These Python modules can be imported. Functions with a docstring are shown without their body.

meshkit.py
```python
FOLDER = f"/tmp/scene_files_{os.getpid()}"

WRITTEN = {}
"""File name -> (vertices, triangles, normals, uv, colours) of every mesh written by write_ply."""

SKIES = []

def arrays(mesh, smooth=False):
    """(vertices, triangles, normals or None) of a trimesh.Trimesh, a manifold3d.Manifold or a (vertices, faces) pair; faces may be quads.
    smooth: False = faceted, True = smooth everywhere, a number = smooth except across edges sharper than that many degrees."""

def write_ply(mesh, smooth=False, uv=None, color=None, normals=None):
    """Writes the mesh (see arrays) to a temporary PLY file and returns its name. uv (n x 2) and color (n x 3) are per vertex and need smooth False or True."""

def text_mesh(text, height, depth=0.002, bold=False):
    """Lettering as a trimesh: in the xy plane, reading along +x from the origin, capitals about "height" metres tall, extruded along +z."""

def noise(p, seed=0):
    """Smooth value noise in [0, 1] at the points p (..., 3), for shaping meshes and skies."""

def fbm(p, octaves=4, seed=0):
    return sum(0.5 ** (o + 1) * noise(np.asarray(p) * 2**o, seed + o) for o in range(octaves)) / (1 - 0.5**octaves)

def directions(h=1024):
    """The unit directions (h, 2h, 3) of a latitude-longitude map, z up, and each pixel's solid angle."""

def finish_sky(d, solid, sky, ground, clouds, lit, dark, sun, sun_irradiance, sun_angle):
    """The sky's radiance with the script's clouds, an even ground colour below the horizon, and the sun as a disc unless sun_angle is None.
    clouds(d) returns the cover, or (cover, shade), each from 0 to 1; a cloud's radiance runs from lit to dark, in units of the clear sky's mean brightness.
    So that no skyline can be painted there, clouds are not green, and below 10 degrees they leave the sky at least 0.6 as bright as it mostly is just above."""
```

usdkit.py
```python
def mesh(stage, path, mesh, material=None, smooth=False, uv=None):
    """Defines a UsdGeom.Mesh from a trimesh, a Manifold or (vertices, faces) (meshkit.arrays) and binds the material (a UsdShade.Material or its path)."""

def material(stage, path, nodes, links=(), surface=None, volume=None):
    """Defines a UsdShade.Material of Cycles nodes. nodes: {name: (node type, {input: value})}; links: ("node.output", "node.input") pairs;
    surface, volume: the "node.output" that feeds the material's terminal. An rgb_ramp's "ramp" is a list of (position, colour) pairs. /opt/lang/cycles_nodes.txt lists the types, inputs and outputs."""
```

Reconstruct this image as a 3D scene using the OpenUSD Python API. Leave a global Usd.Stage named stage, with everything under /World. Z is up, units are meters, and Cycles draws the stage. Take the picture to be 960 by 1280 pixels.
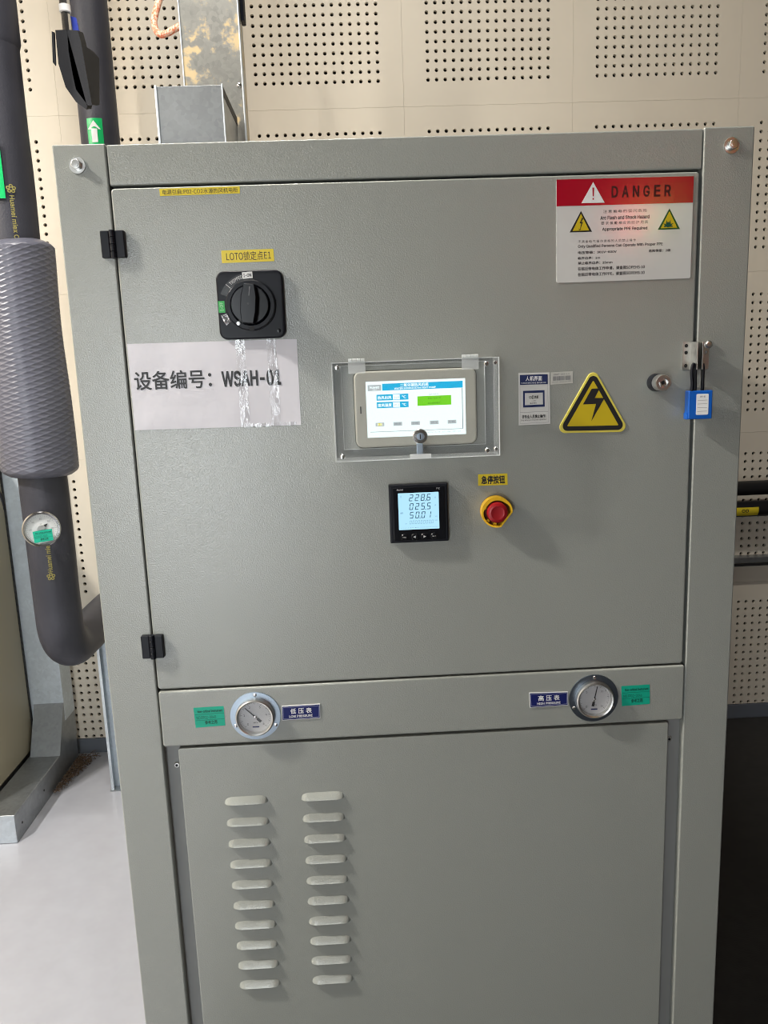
import math, random, glob
import numpy as np, trimesh, manifold3d as m3
from shapely import affinity, box as sbox, union_all
from shapely.geometry import Polygon, Point, LineString, MultiPolygon
from pxr import Usd, UsdGeom, UsdLux, UsdShade, Gf, Sdf
import usdkit, meshkit
from PIL import Image, ImageDraw, ImageFont

stage = Usd.Stage.CreateInMemory()
UsdGeom.SetStageUpAxis(stage, UsdGeom.Tokens.z)
UsdGeom.SetStageMetersPerUnit(stage, 1.0)
UsdGeom.Xform.Define(stage, '/World')
rng = random.Random(7)
nrng = np.random.default_rng(7)

# ------------------------------------------------------------------ camera, lights, exposure
CAM = (-0.10503, -1.29123, 1.46262)
RIGHT, DOWN, FWD = (0.998473, -0.041311, -0.036665), (-0.043515, -0.179454, -0.982804), (0.034021, 0.982899, -0.180977)
F_PX = 968.8
cam = UsdGeom.Camera.Define(stage, '/World/camera')
M = Gf.Matrix4d(*RIGHT, 0, *[-c for c in DOWN], 0, *[-c for c in FWD], 0, *CAM, 1)
cam.AddTransformOp().Set(M)
cam.CreateHorizontalApertureAttr(36.0); cam.CreateVerticalApertureAttr(48.0)
cam.CreateFocalLengthAttr(F_PX / 960 * 36.0)
cam.CreateClippingRangeAttr(Gf.Vec2f(0.02, 100))
cam.CreateExposureAttr(0.0)

ROOM = dict(x0=-2.7, x1=3.4, y0=-3.4, y1=1.63, h=4.6)
LAMP = (-2.3, -0.66, 3.25)          # the high-bay lamp that throws the long shadows across the cabinet
LAMP_POWER, BACK_POWER, DOOR_POWER = 1400.0, 195.0, 8.2
BACK_LAMP = (-.60, -.09, 3.9)      # a second lamp of the row, over the gap between cabinet and wall
dome = UsdLux.DomeLight.Define(stage, '/World/ambient_sky')
dome.CreateIntensityAttr(0.02); dome.CreateColorAttr(Gf.Vec3f(1, 1, 1))

# ------------------------------------------------------------------ helpers
def path_for(name, parent):
    base = parent.GetPath().pathString if parent is not None else '/World'
    p, k = f'{base}/{name}', 0
    while stage.GetPrimAtPath(p):
        k += 1; p = f'{base}/{name}_{k:03d}'
    return p
def tag(o, label=None, cat=None, group=None, kind=None):
    for k, v in (('label', label), ('category', cat), ('group', group), ('kind', kind)):
        if v: o.SetCustomDataByKey(k, v)
    return o
def thing(name, label=None, cat=None, parent=None, group=None, kind=None, loc=None):
    x = UsdGeom.Xform.Define(stage, path_for(name, parent))
    if loc is not None: x.AddTranslateOp().Set(Gf.Vec3d(*loc))
    return tag(x.GetPrim(), label, cat, group, kind)
def world_loc(prim):
    m = UsdGeom.XformCache().GetLocalToWorldTransform(prim)
    return np.array(m.ExtractTranslation())
def obj(name, mesh, mat, parent=None, label=None, smooth=35, cat=None, group=None, kind=None):
    """one Mesh prim; geometry is given in world coordinates and moved into the parent's frame"""
    v, f, n = meshkit.arrays(mesh, False)
    if parent is not None:
        v = v - world_loc(parent)
    m = usdkit.mesh(stage, path_for(name, parent), trimesh.Trimesh(v, f, process=True, merge_norm=True), mat, smooth=smooth)
    return tag(m.GetPrim(), label, cat, group, kind)
def cat_(ms): return trimesh.util.concatenate([to_tm(m) for m in ms])
def to_tm(m):
    if isinstance(m, trimesh.Trimesh): return m
    if hasattr(m, 'to_mesh'):
        k = m.to_mesh(); return trimesh.Trimesh(k.vert_properties[:, :3], k.tri_verts, process=False)
    return trimesh.Trimesh(np.asarray(m[0], float), np.asarray(m[1]), process=False)
def xz2w(m, y):
    """mesh drawn in (x, z) with height toward the viewer -> world, its back at y"""
    v = np.array(m.vertices); m = m.copy()
    m.vertices = np.stack([v[:, 0], y - v[:, 2], v[:, 1]], 1)
    return m
def polys(g):
    if g.is_empty: return []
    return [p for p in getattr(g, 'geoms', [g]) if p.geom_type == 'Polygon' and p.area > 1e-10]
def ext(poly, y_back, y_front):
    """extrude an (x, z) outline between two depths (front has the smaller y)"""
    return cat_([xz2w(trimesh.creation.extrude_polygon(p, y_back - y_front, engine='earcut'), y_back) for p in polys(poly)])
def flat(poly, y):
    """flat print in the plane y, facing the viewer"""
    out = []
    for p in polys(poly):
        v, f = trimesh.creation.triangulate_polygon(p, engine='earcut')
        v3 = np.stack([v[:, 0], np.full(len(v), y), v[:, 1]], 1)
        t = trimesh.Trimesh(v3, f, process=False)
        if t.face_normals[:, 1].mean() > 0: t.invert()
        out.append(t)
    return cat_(out)
def rrect(x0, x1, z0, z1, r=0.0, q=6):
    b = sbox(x0, z0, x1, z1)
    return b.buffer(-r).buffer(r, quad_segs=q) if r > 0 else b
def quad(*p): return Polygon(p)
def hull_levels(levels):
    """convex plate from (polygon, y) levels"""
    pts = []
    for p, y in levels:
        c = np.array(p.exterior.coords)[:-1]
        pts.append(np.stack([c[:, 0], np.full(len(c), y), c[:, 1]], 1))
    return to_tm(m3.Manifold.hull_points(np.concatenate(pts)))
def plate(poly, yb, yf, bev=0.002, n=3):
    """convex plate with a rounded front edge"""
    lv = [(poly, yb), (poly, yf + bev)]
    for i in range(1, n + 1):
        a = math.pi / 2 * i / n
        lv.append((poly.buffer(-bev * (1 - math.cos(a)), join_style=2), yf + bev * (1 - math.sin(a))))
    return hull_levels(lv)
def rbox(x0, x1, y0, y1, z0, z1, r=0.003, sub=1):
    s = trimesh.creation.icosphere(subdivisions=sub).vertices
    s = np.concatenate([s, np.array([[a, b, c] for a in (-1, 0, 1) for b in (-1, 0, 1) for c in (-1, 0, 1) if abs(a) + abs(b) + abs(c) == 1])]) * r
    pts = [s + (x, y, z) for x in (x0 + r, x1 - r) for y in (y0 + r, y1 - r) for z in (z0 + r, z1 - r)]
    return to_tm(m3.Manifold.hull_points(np.concatenate(pts)))
def bx(x0, x1, y0, y1, z0, z1):
    b = trimesh.creation.box(extents=(x1 - x0, y1 - y0, z1 - z0)); b.apply_translation(((x0 + x1) / 2, (y0 + y1) / 2, (z0 + z1) / 2)); return b
def lathe(profile, origin, axis='-y', n=48):
    """profile [(r, d)] revolved; d runs along the axis from origin"""
    r = np.array([p[0] for p in profile]); d = np.array([p[1] for p in profile])
    t = trimesh.creation.revolve(np.stack([np.maximum(r, 0), d], 1), sections=n)
    v = np.array(t.vertices)
    if axis == '-y': w = np.stack([v[:, 0], -v[:, 2], v[:, 1]], 1)
    elif axis == 'z': w = v
    else: w = np.stack([v[:, 2], v[:, 0], v[:, 1]], 1)
    t = trimesh.Trimesh(w + np.array(origin), t.faces, process=True); t.fix_normals()
    return t
def tube(pts, r, n=12, closed_ends=True):
    pts = np.asarray(pts, float); r = np.broadcast_to(np.asarray(r, float), len(pts))
    T = np.gradient(pts, axis=0); T /= np.linalg.norm(T, axis=1, keepdims=True)
    u = np.array([0, 0, 1.0]) if abs(T[0, 2]) < .9 else np.array([1.0, 0, 0])
    rings = []
    for i in range(len(pts)):
        u = u - T[i] * (u @ T[i]); u /= np.linalg.norm(u); w = np.cross(T[i], u)
        a = np.arange(n) * 2 * np.pi / n
        rings.append(pts[i] + r[i] * (np.cos(a)[:, None] * u + np.sin(a)[:, None] * w))
    v = np.concatenate(rings); f = []
    for i in range(len(pts) - 1):
        for k in range(n):
            a, b, c, d = i * n + k, i * n + (k + 1) % n, (i + 1) * n + (k + 1) % n, (i + 1) * n + k
            f += [[a, b, c], [a, c, d]]
    if closed_ends:
        v = np.concatenate([v, pts[:1], pts[-1:]]); s, e = len(v) - 2, len(v) - 1; L = (len(pts) - 1) * n
        for k in range(n):
            f += [[s, (k + 1) % n, k], [e, L + k, L + (k + 1) % n]]
    t = trimesh.Trimesh(v, f, process=False); t.fix_normals(); return t
def spline(pts, n=24):
    from scipy.interpolate import CubicSpline
    pts = np.asarray(pts, float); t = np.r_[0, np.cumsum(np.linalg.norm(np.diff(pts, axis=0), axis=1))]
    return CubicSpline(t, pts)(np.linspace(0, t[-1], n))

FONTS = {}
def font(kind, size):
    names = {'cjk': '/opt/blender-*/*/datafiles/fonts/Noto Sans CJK Regular.woff2', 'sans': '/opt/blender-*/*/datafiles/fonts/Inter.woff2'}
    key = (kind, size)
    if key not in FONTS:
        g = glob.glob(names[kind]) or glob.glob(names['sans'])
        FONTS[key] = ImageFont.truetype(g[0], size)
    return FONTS[key]
def text_poly(text, kind='cjk', size=72, bold=0):
    """lettering outline; returned with its box's lower left corner at the origin, in pixels of the raster"""
    fo = font(kind, size)
    x0, y0, x1, y1 = fo.getbbox(text, anchor='ls', stroke_width=bold)
    im = Image.new('L', (x1 - x0 + 8, y1 - y0 + 8))
    ImageDraw.Draw(im).text((4 - x0, 4 - y0), text, 255, fo, anchor='ls', stroke_width=bold)
    on = np.pad(np.asarray(im) > 120, ((0, 0), (1, 1))).astype(np.int8)
    rows, st = np.nonzero(np.diff(on, axis=1) == 1)
    en = np.nonzero(np.diff(on, axis=1) == -1)[1]
    g = union_all(sbox(st, -rows - 1, en, -rows))
    g = g.buffer(0.5).buffer(-0.5).simplify(0.55 if size > 40 else 0.4)
    a = g.bounds
    return affinity.translate(g, -a[0], -a[1]), (a[2] - a[0], a[3] - a[1])
def text(s, x0, x1, z0, z1, kind='cjk', size=48, bold=0, keep=False, rot=0.0):
    """lettering fitted into the rectangle x0..x1, z0..z1 (keep: keep proportions, centred)"""
    g, (w, h) = text_poly(s, kind, size, bold)
    sx, sz = (x1 - x0) / w, (z1 - z0) / h
    if keep: sx = sz = min(sx, sz)
    g = affinity.scale(g, sx, sz, origin=(0, 0))
    g = affinity.translate(g, (x0 + x1) / 2 - w * sx / 2, (z0 + z1) / 2 - h * sz / 2)
    return affinity.rotate(g, rot, origin=((x0 + x1) / 2, (z0 + z1) / 2)) if rot else g
def warp(g, src, dst):
    """bilinear move of a drawing from the rectangle src (x0,x1,z0,z1) into the quad dst (tl, tr, br, bl)"""
    from shapely import transform
    x0, x1, z0, z1 = src; tl, tr, br, bl = [np.array(p) for p in dst]
    def fn(c):
        u = ((c[:, 0] - x0) / (x1 - x0))[:, None]; v = ((c[:, 1] - z0) / (z1 - z0))[:, None]
        return (tl * (1 - u) + tr * u) * v + (bl * (1 - u) + br * u) * (1 - v)
    return transform(g, fn)

# ------------------------------------------------------------------ materials
LOOKS = '/World/Looks/'
def mat(name, color, rough=0.5, metal=0.0, spec=0.5, noise=None, bump=None, coat=0.0, **kw):
    """noise = (scale, colour2, lo, hi[, detail]) mottling; bump = (scale, distance[, detail])"""
    nodes = {'p': ('principled_bsdf', {'base_color': color, 'roughness': rough, 'metallic': metal, 'specular_ior_level': spec, 'coat_weight': coat, **kw}),
             'g': ('geometry', {})}
    links = []
    if noise:
        nodes['n'] = ('noise_texture', {'scale': noise[0], 'detail': noise[4] if len(noise) > 4 else 4.0, 'roughness': 0.6})
        nodes['r'] = ('rgb_ramp', {'ramp': [(0, color), (noise[2], color), (noise[3], noise[1]), (1, noise[1])]})
        links += [('g.position', 'n.vector'), ('n.fac', 'r.fac'), ('r.color', 'p.base_color')]
    if bump:
        nodes['bn'] = ('noise_texture', {'scale': bump[0], 'detail': bump[2] if len(bump) > 2 else 1.0})
        nodes['b'] = ('bump', {'distance': bump[1], 'strength': 1.0})
        links += [('g.position', 'bn.vector'), ('bn.fac', 'b.height'), ('b.normal', 'p.normal')]
    return usdkit.material(stage, LOOKS + name, nodes, links, surface='p.BSDF')
def emit(name, color, strength):
    return usdkit.material(stage, LOOKS + name, {'e': ('emission', {'color': color, 'strength': strength})}, surface='e.emission')
def clear(name, tint=(1, 1, 1), haze=0.03, rough=0.02, ior=1.45, white=(.8, .85, .85)):
    """thin clear sheet: reflects on the faces that look outward only"""
    nodes = {'t': ('transparent_bsdf', {'color': tint}), 'g': ('glossy_bsdf', {'roughness': rough, 'color': (1, 1, 1)}), 'f': ('fresnel', {'IOR': ior}), 'ge': ('geometry', {}),
             'iv': ('math', {'math_type': 'subtract', 'value1': 1.0}), 'mu': ('math', {'math_type': 'multiply'}),
             'd': ('diffuse_bsdf', {'color': white}), 'm': ('mix_closure', {}), 'h': ('mix_closure', {'fac': haze})}
    return usdkit.material(stage, LOOKS + name, nodes, [('ge.backfacing', 'iv.value2'), ('iv.value', 'mu.value1'), ('f.fac', 'mu.value2'), ('mu.value', 'm.fac'), ('t.BSDF', 'm.closure1'), ('g.BSDF', 'm.closure2'),
        ('m.closure', 'h.closure1'), ('d.BSDF', 'h.closure2')], surface='h.closure')
def galv(name, base=(.34, .36, .375), dark=(.20, .215, .23), stain=None, rough=0.38):
    nodes = {'g': ('geometry', {}), 'v': ('voronoi_texture', {'scale': 90.0}), 'n': ('noise_texture', {'scale': 9.0, 'detail': 6.0, 'roughness': 0.65}),
             'vr': ('rgb_to_bw', {}), 'r': ('rgb_ramp', {'ramp': [(0, dark), (.5, base), (1, tuple(min(1, c * 1.35) for c in base))]}),
             'mx': ('mix_float', {'fac': 0.22}), 'p': ('principled_bsdf', {'metallic': 0.85, 'roughness': rough})}
    links = [('g.position', 'v.vector'), ('g.position', 'n.vector'), ('v.color', 'vr.color'), ('n.fac', 'mx.a'), ('vr.val', 'mx.b'), ('mx.result', 'r.fac')]
    if stain:
        nodes['s'] = ('noise_texture', {'scale': 9.0, 'detail': 7.0, 'roughness': 0.7})
        nodes['sr'] = ('rgb_ramp', {'ramp': [(0, (0, 0, 0)), (.52, (0, 0, 0)), (.57, (1, 1, 1)), (1, (1, 1, 1))]})
        nodes['sm'] = ('mix', {'color2': stain}); nodes['mr'] = ('map_range', {'from_min': 0., 'from_max': 1., 'to_min': .85, 'to_max': 0.})
        links += [('g.position', 's.vector'), ('s.fac', 'sr.fac'), ('sr.color', 'sm.fac'), ('r.color', 'sm.color1'), ('sm.color', 'p.base_color'), ('sr.color', 'mr.value'), ('mr.result', 'p.metallic')]
    else:
        links.append(('r.color', 'p.base_color'))
    return usdkit.material(stage, LOOKS + name, nodes, links, surface='p.BSDF')

GREY = (.298, .312, .288)
paint = mat('powder_coat', GREY, 0.23, spec=0.8, bump=(480., 0.0004, 1.0))
paint_dark = mat('shadow_gap_black', (.012, .012, .012), 0.6)
rail_grey = mat('rail_grey', (.25, .255, .25), 0.5)
cream = mat('cream_panel', (.70, .64, .535), 0.55, noise=(2.5, (.665, .605, .505), .35, .75))
cream_plain = mat('cream_wall', (.72, .64, .52), 0.6)
hole_back = mat('acoustic_fleece', (.05, .045, .038), 0.95)
floor_m = mat('epoxy_floor', (.375, .385, .43), 0.22, spec=0.45, noise=(14., (.35, .358, .40), .3, .7, 6.0), bump=(9., 0.0012, 3.0))
base_m = mat('baseboard_grey', (.14, .155, .18), 0.3)
ceil_m = mat('ceiling_paint', (.2, .2, .195), 0.8)
black = mat('black_plastic', (.008, .009, .013), 0.34, spec=0.22)
black_gloss = mat('black_gloss', (.006, .0065, .009), 0.2, spec=0.25)
black_matte = mat('black_foam', (.018, .019, .023), 0.75, spec=.3, bump=(260., 0.0006))
rubber = mat('pipe_rubber', (.040, .041, .054), 0.5, spec=.4, noise=(7., (.032, .033, .044), .35, .7), bump=(190., 0.0005))
sleeve_m = mat('quilted_rubber', (.10, .103, .135), 0.36, spec=.7)
steel = mat('zinc_steel', (.70, .70, .68), 0.32, metal=1.0)
chrome = mat('chrome', (.75, .75, .75), 0.14, metal=1.0)
hasp_steel = mat('brushed_steel', (.48, .47, .44), 0.42, metal=1.0)
dull_steel = mat('blued_flange', (.40, .47, .55), 0.36, metal=1.0)
galv_m = galv('galvanised'); galv_light = galv('galvanised_bright', (.62, .68, .73), (.50, .55, .60), rough=0.5)
galv_stain = galv('galvanised_stained', (.36, .36, .335), (.17, .18, .175), stain=(.55, .43, .25))
beige = mat('tank_beige', (.33, .30, .215), 0.5)
yellow = mat('sign_yellow', (.60, .45, .012), 0.4); yellow_sticker = mat('sticker_yellow', (.70, .55, .03), 0.3)
yellow_edge = mat('sign_yellow_pale', (.72, .62, .10), 0.45)
ink = mat('black_ink', (.012, .012, .013), 0.45)
ink_grey = mat('grey_ink', (.16, .16, .17), 0.5)
white = mat('white_print', (.80, .80, .80), 0.4)
paper_m = mat('white_paper', (.72, .71, .76), 0.55, bump=(14., 0.002, 3.0))
sign_white = mat('sign_white', (.62, .62, .60), 0.15)
sign_red = mat('sign_red', (.36, .003, .018), 0.17)
danger_ink = mat('danger_ink', (.06, .008, .01), 0.4)
navy = mat('navy_plate', (.006, .011, .11), 0.45, spec=.3); navy_dark = mat('navy_print', (.012, .025, .10), 0.4)
teal = mat('sticker_green', (.0, .38, .25), 0.45); teal_ink = mat('sticker_ink', (.0, .10, .065), 0.5)
arrow_green = mat('arrow_green', (.0, .44, .12), 0.35)
red = mat('button_red', (.30, .007, .012), 0.32); guard_yellow = mat('guard_yellow', (.85, .50, .012), 0.35)
guard_inner = mat('guard_inner', (.22, .055, .01), 0.5)
blue_pl = mat('padlock_blue', (.0, .095, .46), 0.35)
blue_handle = mat('handle_blue', (.03, .06, .45), 0.4)
hmi_shell = mat('hmi_shell', (.42, .415, .36), 0.4)
green_pl = mat('green_print', (.03, .40, .08), 0.4)
dial = mat('gauge_dial', (.50, .50, .51), 0.5)
orange = mat('orange_braid', (.75, .20, .10), 0.6, noise=(160., (.85, .60, .45), .45, .55))
gold_ink = mat('yellow_pipe_print', (.26, .23, .06), 0.6)
debris_m = mat('brown_debris', (.085, .052, .03), 0.8, noise=(120., (.30, .20, .13), .55, .7)); debris_l = mat('pale_debris', (.55, .45, .35), 0.7)
acrylic = clear('acrylic', (1, 1, 1), 0.025, 0.03, ior=1.25)
acrylic_edge = clear('acrylic_edge', (1, 1, 1), 0.6, 0.1, white=(.9, .93, .93))
glass = clear('gauge_glass', (1, 1, 1), 0.01, 0.02)
lamp_glow = emit('lamp_diffuser', (1.0, .965, .90), 60.0)
tape_m = clear('clear_tape', (.96, .96, .97), 0.03, 0.16)
_tp = usdkit.material(stage, LOOKS + 'clear_tape_wrinkled', {
    'g': ('geometry', {}), 'mp': ('mapping', {'scale': (90., 90., 40.)}), 'n': ('noise_texture', {'scale': 1.0, 'detail': 3.0}), 'b': ('bump', {'distance': 0.003, 'strength': 1.0}),
    'n2': ('noise_texture', {'scale': 24.0, 'detail': 2.0}), 'mr': ('map_range', {'from_min': .40, 'from_max': .66, 'to_min': .02, 'to_max': .12, 'clamp': True}),
    't': ('transparent_bsdf', {'color': (.97, .97, .97)}), 'gl': ('glossy_bsdf', {'roughness': 0.16}), 'm': ('mix_closure', {})},
    [('g.position', 'mp.vector'), ('mp.vector', 'n.vector'), ('n.fac', 'b.height'), ('b.normal', 'gl.normal'), ('g.position', 'n2.vector'), ('n2.fac', 'mr.value'), ('mr.result', 'm.fac'),
     ('t.BSDF', 'm.closure1'), ('gl.BSDF', 'm.closure2')], surface='m.closure')
SC = 1.15    # backlight level of the touch screen
scr_white = emit('screen_white', (.86, 1.0, 1.0), SC); scr_blue = emit('screen_blue', (.0, .40, .70), SC); scr_green = emit('screen_green', (.17, .66, .005), SC * .9)
scr_grey = emit('screen_grey', (.42, .46, .47), SC); scr_dark = emit('screen_dark', (.18, .23, .26), SC); scr_yellow = emit('screen_yellow', (.9, .8, .05), SC * .8)
lcd = emit('lcd_backlight', (.46, .80, 1.0), 1.05); lcd_ink = emit('lcd_segment', (.04, .09, .16), 1.0); lcd_faint = emit('lcd_faint', (.22, .42, .58), 1.0)
door_glow = emit('door_daylight', (.90, .96, 1.0), DOOR_POWER)

# ------------------------------------------------------------------ the room
R = ROOM
st = dict(kind='structure')
obj('floor', bx(R['x0'], R['x1'], R['y0'], R['y1'] + .08, -.06, 0), floor_m, label='smooth grey epoxy floor with a dull sheen', cat='floor', **st)
wall = thing('wall_back', 'cream perforated acoustic panel wall behind the cabinet', 'wall', **st)
PX, PZ, GX0, GZ0 = 0.597, 0.595, -0.391, 2.2815     # panel pitch; first hole column and top hole row of one panel
NP, HP = 15, 0.0302
k_lo, k_hi = -3, 3
px_l, px_r = GX0 - .0871 + k_lo * PX, GX0 - .0871 + (k_hi + 1) * PX
row_top = [GZ0 + .0822 + j * PZ for j in range(2, -4, -1)]
def panel_poly(z_top, z_bot_clip=0.062):
    x0, z1 = 0.0, 0.0
    o = sbox(.0003, -PZ + .0003, PX - .0003, -.0003)
    holes = []
    for i in range(NP):
        for j in range(NP):
            holes.append(Point(.0871 + i * HP, -.0822 - j * .0305).buffer(.0066, quad_segs=2))
    g = o.difference(union_all(holes))
    if z_top - PZ < z_bot_clip: g = g.intersection(sbox(-1, z_bot_clip - z_top, 2, 1))
    return g
pieces = {}
for zt in row_top:
    low = zt - PZ < .062
    if low not in pieces: pieces[low] = trimesh.util.concatenate([trimesh.creation.extrude_polygon(p, .012, engine='earcut') for p in polys(panel_poly(zt))])
    for k in range(k_lo, k_hi + 1):
        m = xz2w(pieces[low], R['y1'] + .012); m.apply_translation((GX0 - .0871 + k * PX, 0, zt))
        obj('wall_panel', m, cream, wall, smooth=False)
zt_hi, zt_lo = row_top[0], .0
obj('backing', bx(px_l - .02, px_r + .02, R['y1'] + .045, R['y1'] + .06, .0, zt_hi), hole_back, wall)
obj('plain_wall', cat_([bx(R['x0'], px_l, R['y1'], R['y1'] + .06, 0, R['h']), bx(px_r, R['x1'], R['y1'], R['y1'] + .06, 0, R['h']), bx(px_l, px_r, R['y1'], R['y1'] + .06, zt_hi, R['h'])]), cream_plain, wall)
obj('baseboard_back', rbox(R['x0'] + .01, R['x1'] - .01, R['y1'] - .004, R['y1'] + .02, 0, .060, .002), base_m, label='low dark grey skirting along the back wall', cat='baseboard', **st)
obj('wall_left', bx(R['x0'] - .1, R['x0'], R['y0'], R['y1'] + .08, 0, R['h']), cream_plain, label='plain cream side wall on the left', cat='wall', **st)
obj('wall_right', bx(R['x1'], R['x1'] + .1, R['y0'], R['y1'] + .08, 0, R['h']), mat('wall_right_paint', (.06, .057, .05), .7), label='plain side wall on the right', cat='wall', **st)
DX0, DX1, DZ1 = -1.60, -.64, 2.15
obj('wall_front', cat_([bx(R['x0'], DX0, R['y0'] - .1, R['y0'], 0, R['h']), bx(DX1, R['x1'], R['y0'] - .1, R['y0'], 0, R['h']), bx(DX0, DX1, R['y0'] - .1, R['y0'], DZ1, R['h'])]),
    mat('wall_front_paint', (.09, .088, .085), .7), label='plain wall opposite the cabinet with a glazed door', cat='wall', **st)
d1 = thing('door_1', 'glazed door letting in daylight opposite the cabinet', 'door', **st)
obj('door_frame', cat_([bx(DX0, DX0 + .06, R['y0'] - .08, R['y0'] - .02, 0, DZ1), bx(DX1 - .06, DX1, R['y0'] - .08, R['y0'] - .02, 0, DZ1), bx(DX0, DX1, R['y0'] - .08, R['y0'] - .02, DZ1 - .06, DZ1), bx(DX0, DX1, R['y0'] - .08, R['y0'] - .02, 0, .12)]), steel, d1)
obj('door_pane', bx(DX0 + .06, DX1 - .06, R['y0'] - .07, R['y0'] - .05, .12, DZ1 - .06), door_glow, d1)
obj('ceiling', bx(R['x0'], R['x1'], R['y0'], R['y1'] + .08, R['h'], R['h'] + .1), ceil_m, label='plain light ceiling', cat='ceiling', **st)

def high_bay(loc, power, radius, label, tilt=None):
    t = thing('high_bay_lamp', label, 'lamp', loc=loc)
    x, y, z = loc
    obj('reflector', lathe([(.03, .20), (.05, .2), (.07, .16), (radius + .03, .03), (radius + .04, 0), (radius + .02, .0), (.06, .13), (.0, .13)], loc, 'z'), steel, t)
    obj('hanger', lathe([(0, .2), (.008, .2), (.008, R['h'] - z), (0, R['h'] - z)], loc, 'z', 10), steel, t)
    l = UsdLux.DiskLight.Define(stage, path_for('bulb', t))
    l.AddTranslateOp().Set(Gf.Vec3d(0, 0, .02))
    l.CreateRadiusAttr(radius); l.CreateIntensityAttr(power); l.CreateColorAttr(Gf.Vec3f(1.0, .955, .885))
    return t
high_bay(LAMP, LAMP_POWER, .10, 'round high-bay lamp hanging up to the left of the cabinet')

bt_ = thing('batten_lamp', 'long white batten lamp hanging over the cabinet', 'lamp', loc=BACK_LAMP)
x, y, z = BACK_LAMP
obj('housing', rbox(x - .65, x + .65, y - .07, y + .07, z + .012, z + .08, .008), white, bt_)
for q in (-.4, .4): obj('hanger', bx(x + q - .004, x + q + .004, y - .004, y + .004, z + .08, R['h']), steel, bt_)
bl = UsdLux.RectLight.Define(stage, path_for('tube', bt_)); bl.AddTranslateOp().Set(Gf.Vec3d(0, 0, .008))
bl.CreateWidthAttr(1.25); bl.CreateHeightAttr(.10); bl.CreateIntensityAttr(BACK_POWER); bl.CreateColorAttr(Gf.Vec3f(1.0, .955, .885))
sg = thing('signal_light', 'added red and green lamps opposite the cabinet, for the glow on the danger sign', 'lamp', loc=(1.605, R['y0'], 2.26))  # unseen lamps added to make the red and green glow on the danger sign
obj('housing', rbox(1.455, 1.755, R['y0'], R['y0'] + .05, 2.17, 2.35, .008), black, sg)
for q, cc in ((1.545, 'red'), (1.665, 'green')):
    obj('lens', lathe([(.055, 0), (.055, .02), (.045, .035), (.02, .042), (0, .043)], (q, R['y0'] + .093, 2.26), '-y', 24), emit('sign_glow_' + cc, (1, .05, .06) if cc == 'red' else (.15, .9, .15), 85. if cc == 'red' else 28.), sg)

# ------------------------------------------------------------------ the cabinet
ZT, XW, DEP = 1.82, .55, 1.34
cab = thing('electrical_cabinet', 'tall light grey control cabinet of a heat pump, with a door full of controls', 'cabinet', loc=(0, 0, 0))
PI_ = .4685          # inner edge of the front posts
for s in (-1, 1):
    x0, x1 = sorted((s * PI_, s * XW))
    post = obj('frame_post', rbox(x0, x1, 0, .085, 0, ZT, .0028, 2), paint, cab)
for s in (-1, 1):
    x0, x1 = sorted((s * PI_, s * XW)); obj('frame_post', rbox(x0, x1, DEP - .085, DEP, 0, ZT, .0028), paint, cab)
obj('top_beam', rbox(-PI_ + .0008, PI_ - .0008, .0012, .08, 1.7585, ZT - .0015, .0028, 2), paint, cab)
obj('rear_beam', rbox(-PI_ + .0008, PI_ - .0008, DEP - .08, DEP - .002, 1.7585, ZT - .0015, .0028), paint, cab)
obj('top_panel', bx(-PI_, PI_, .078, DEP - .078, ZT - .012, ZT - .004), paint, cab)
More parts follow.
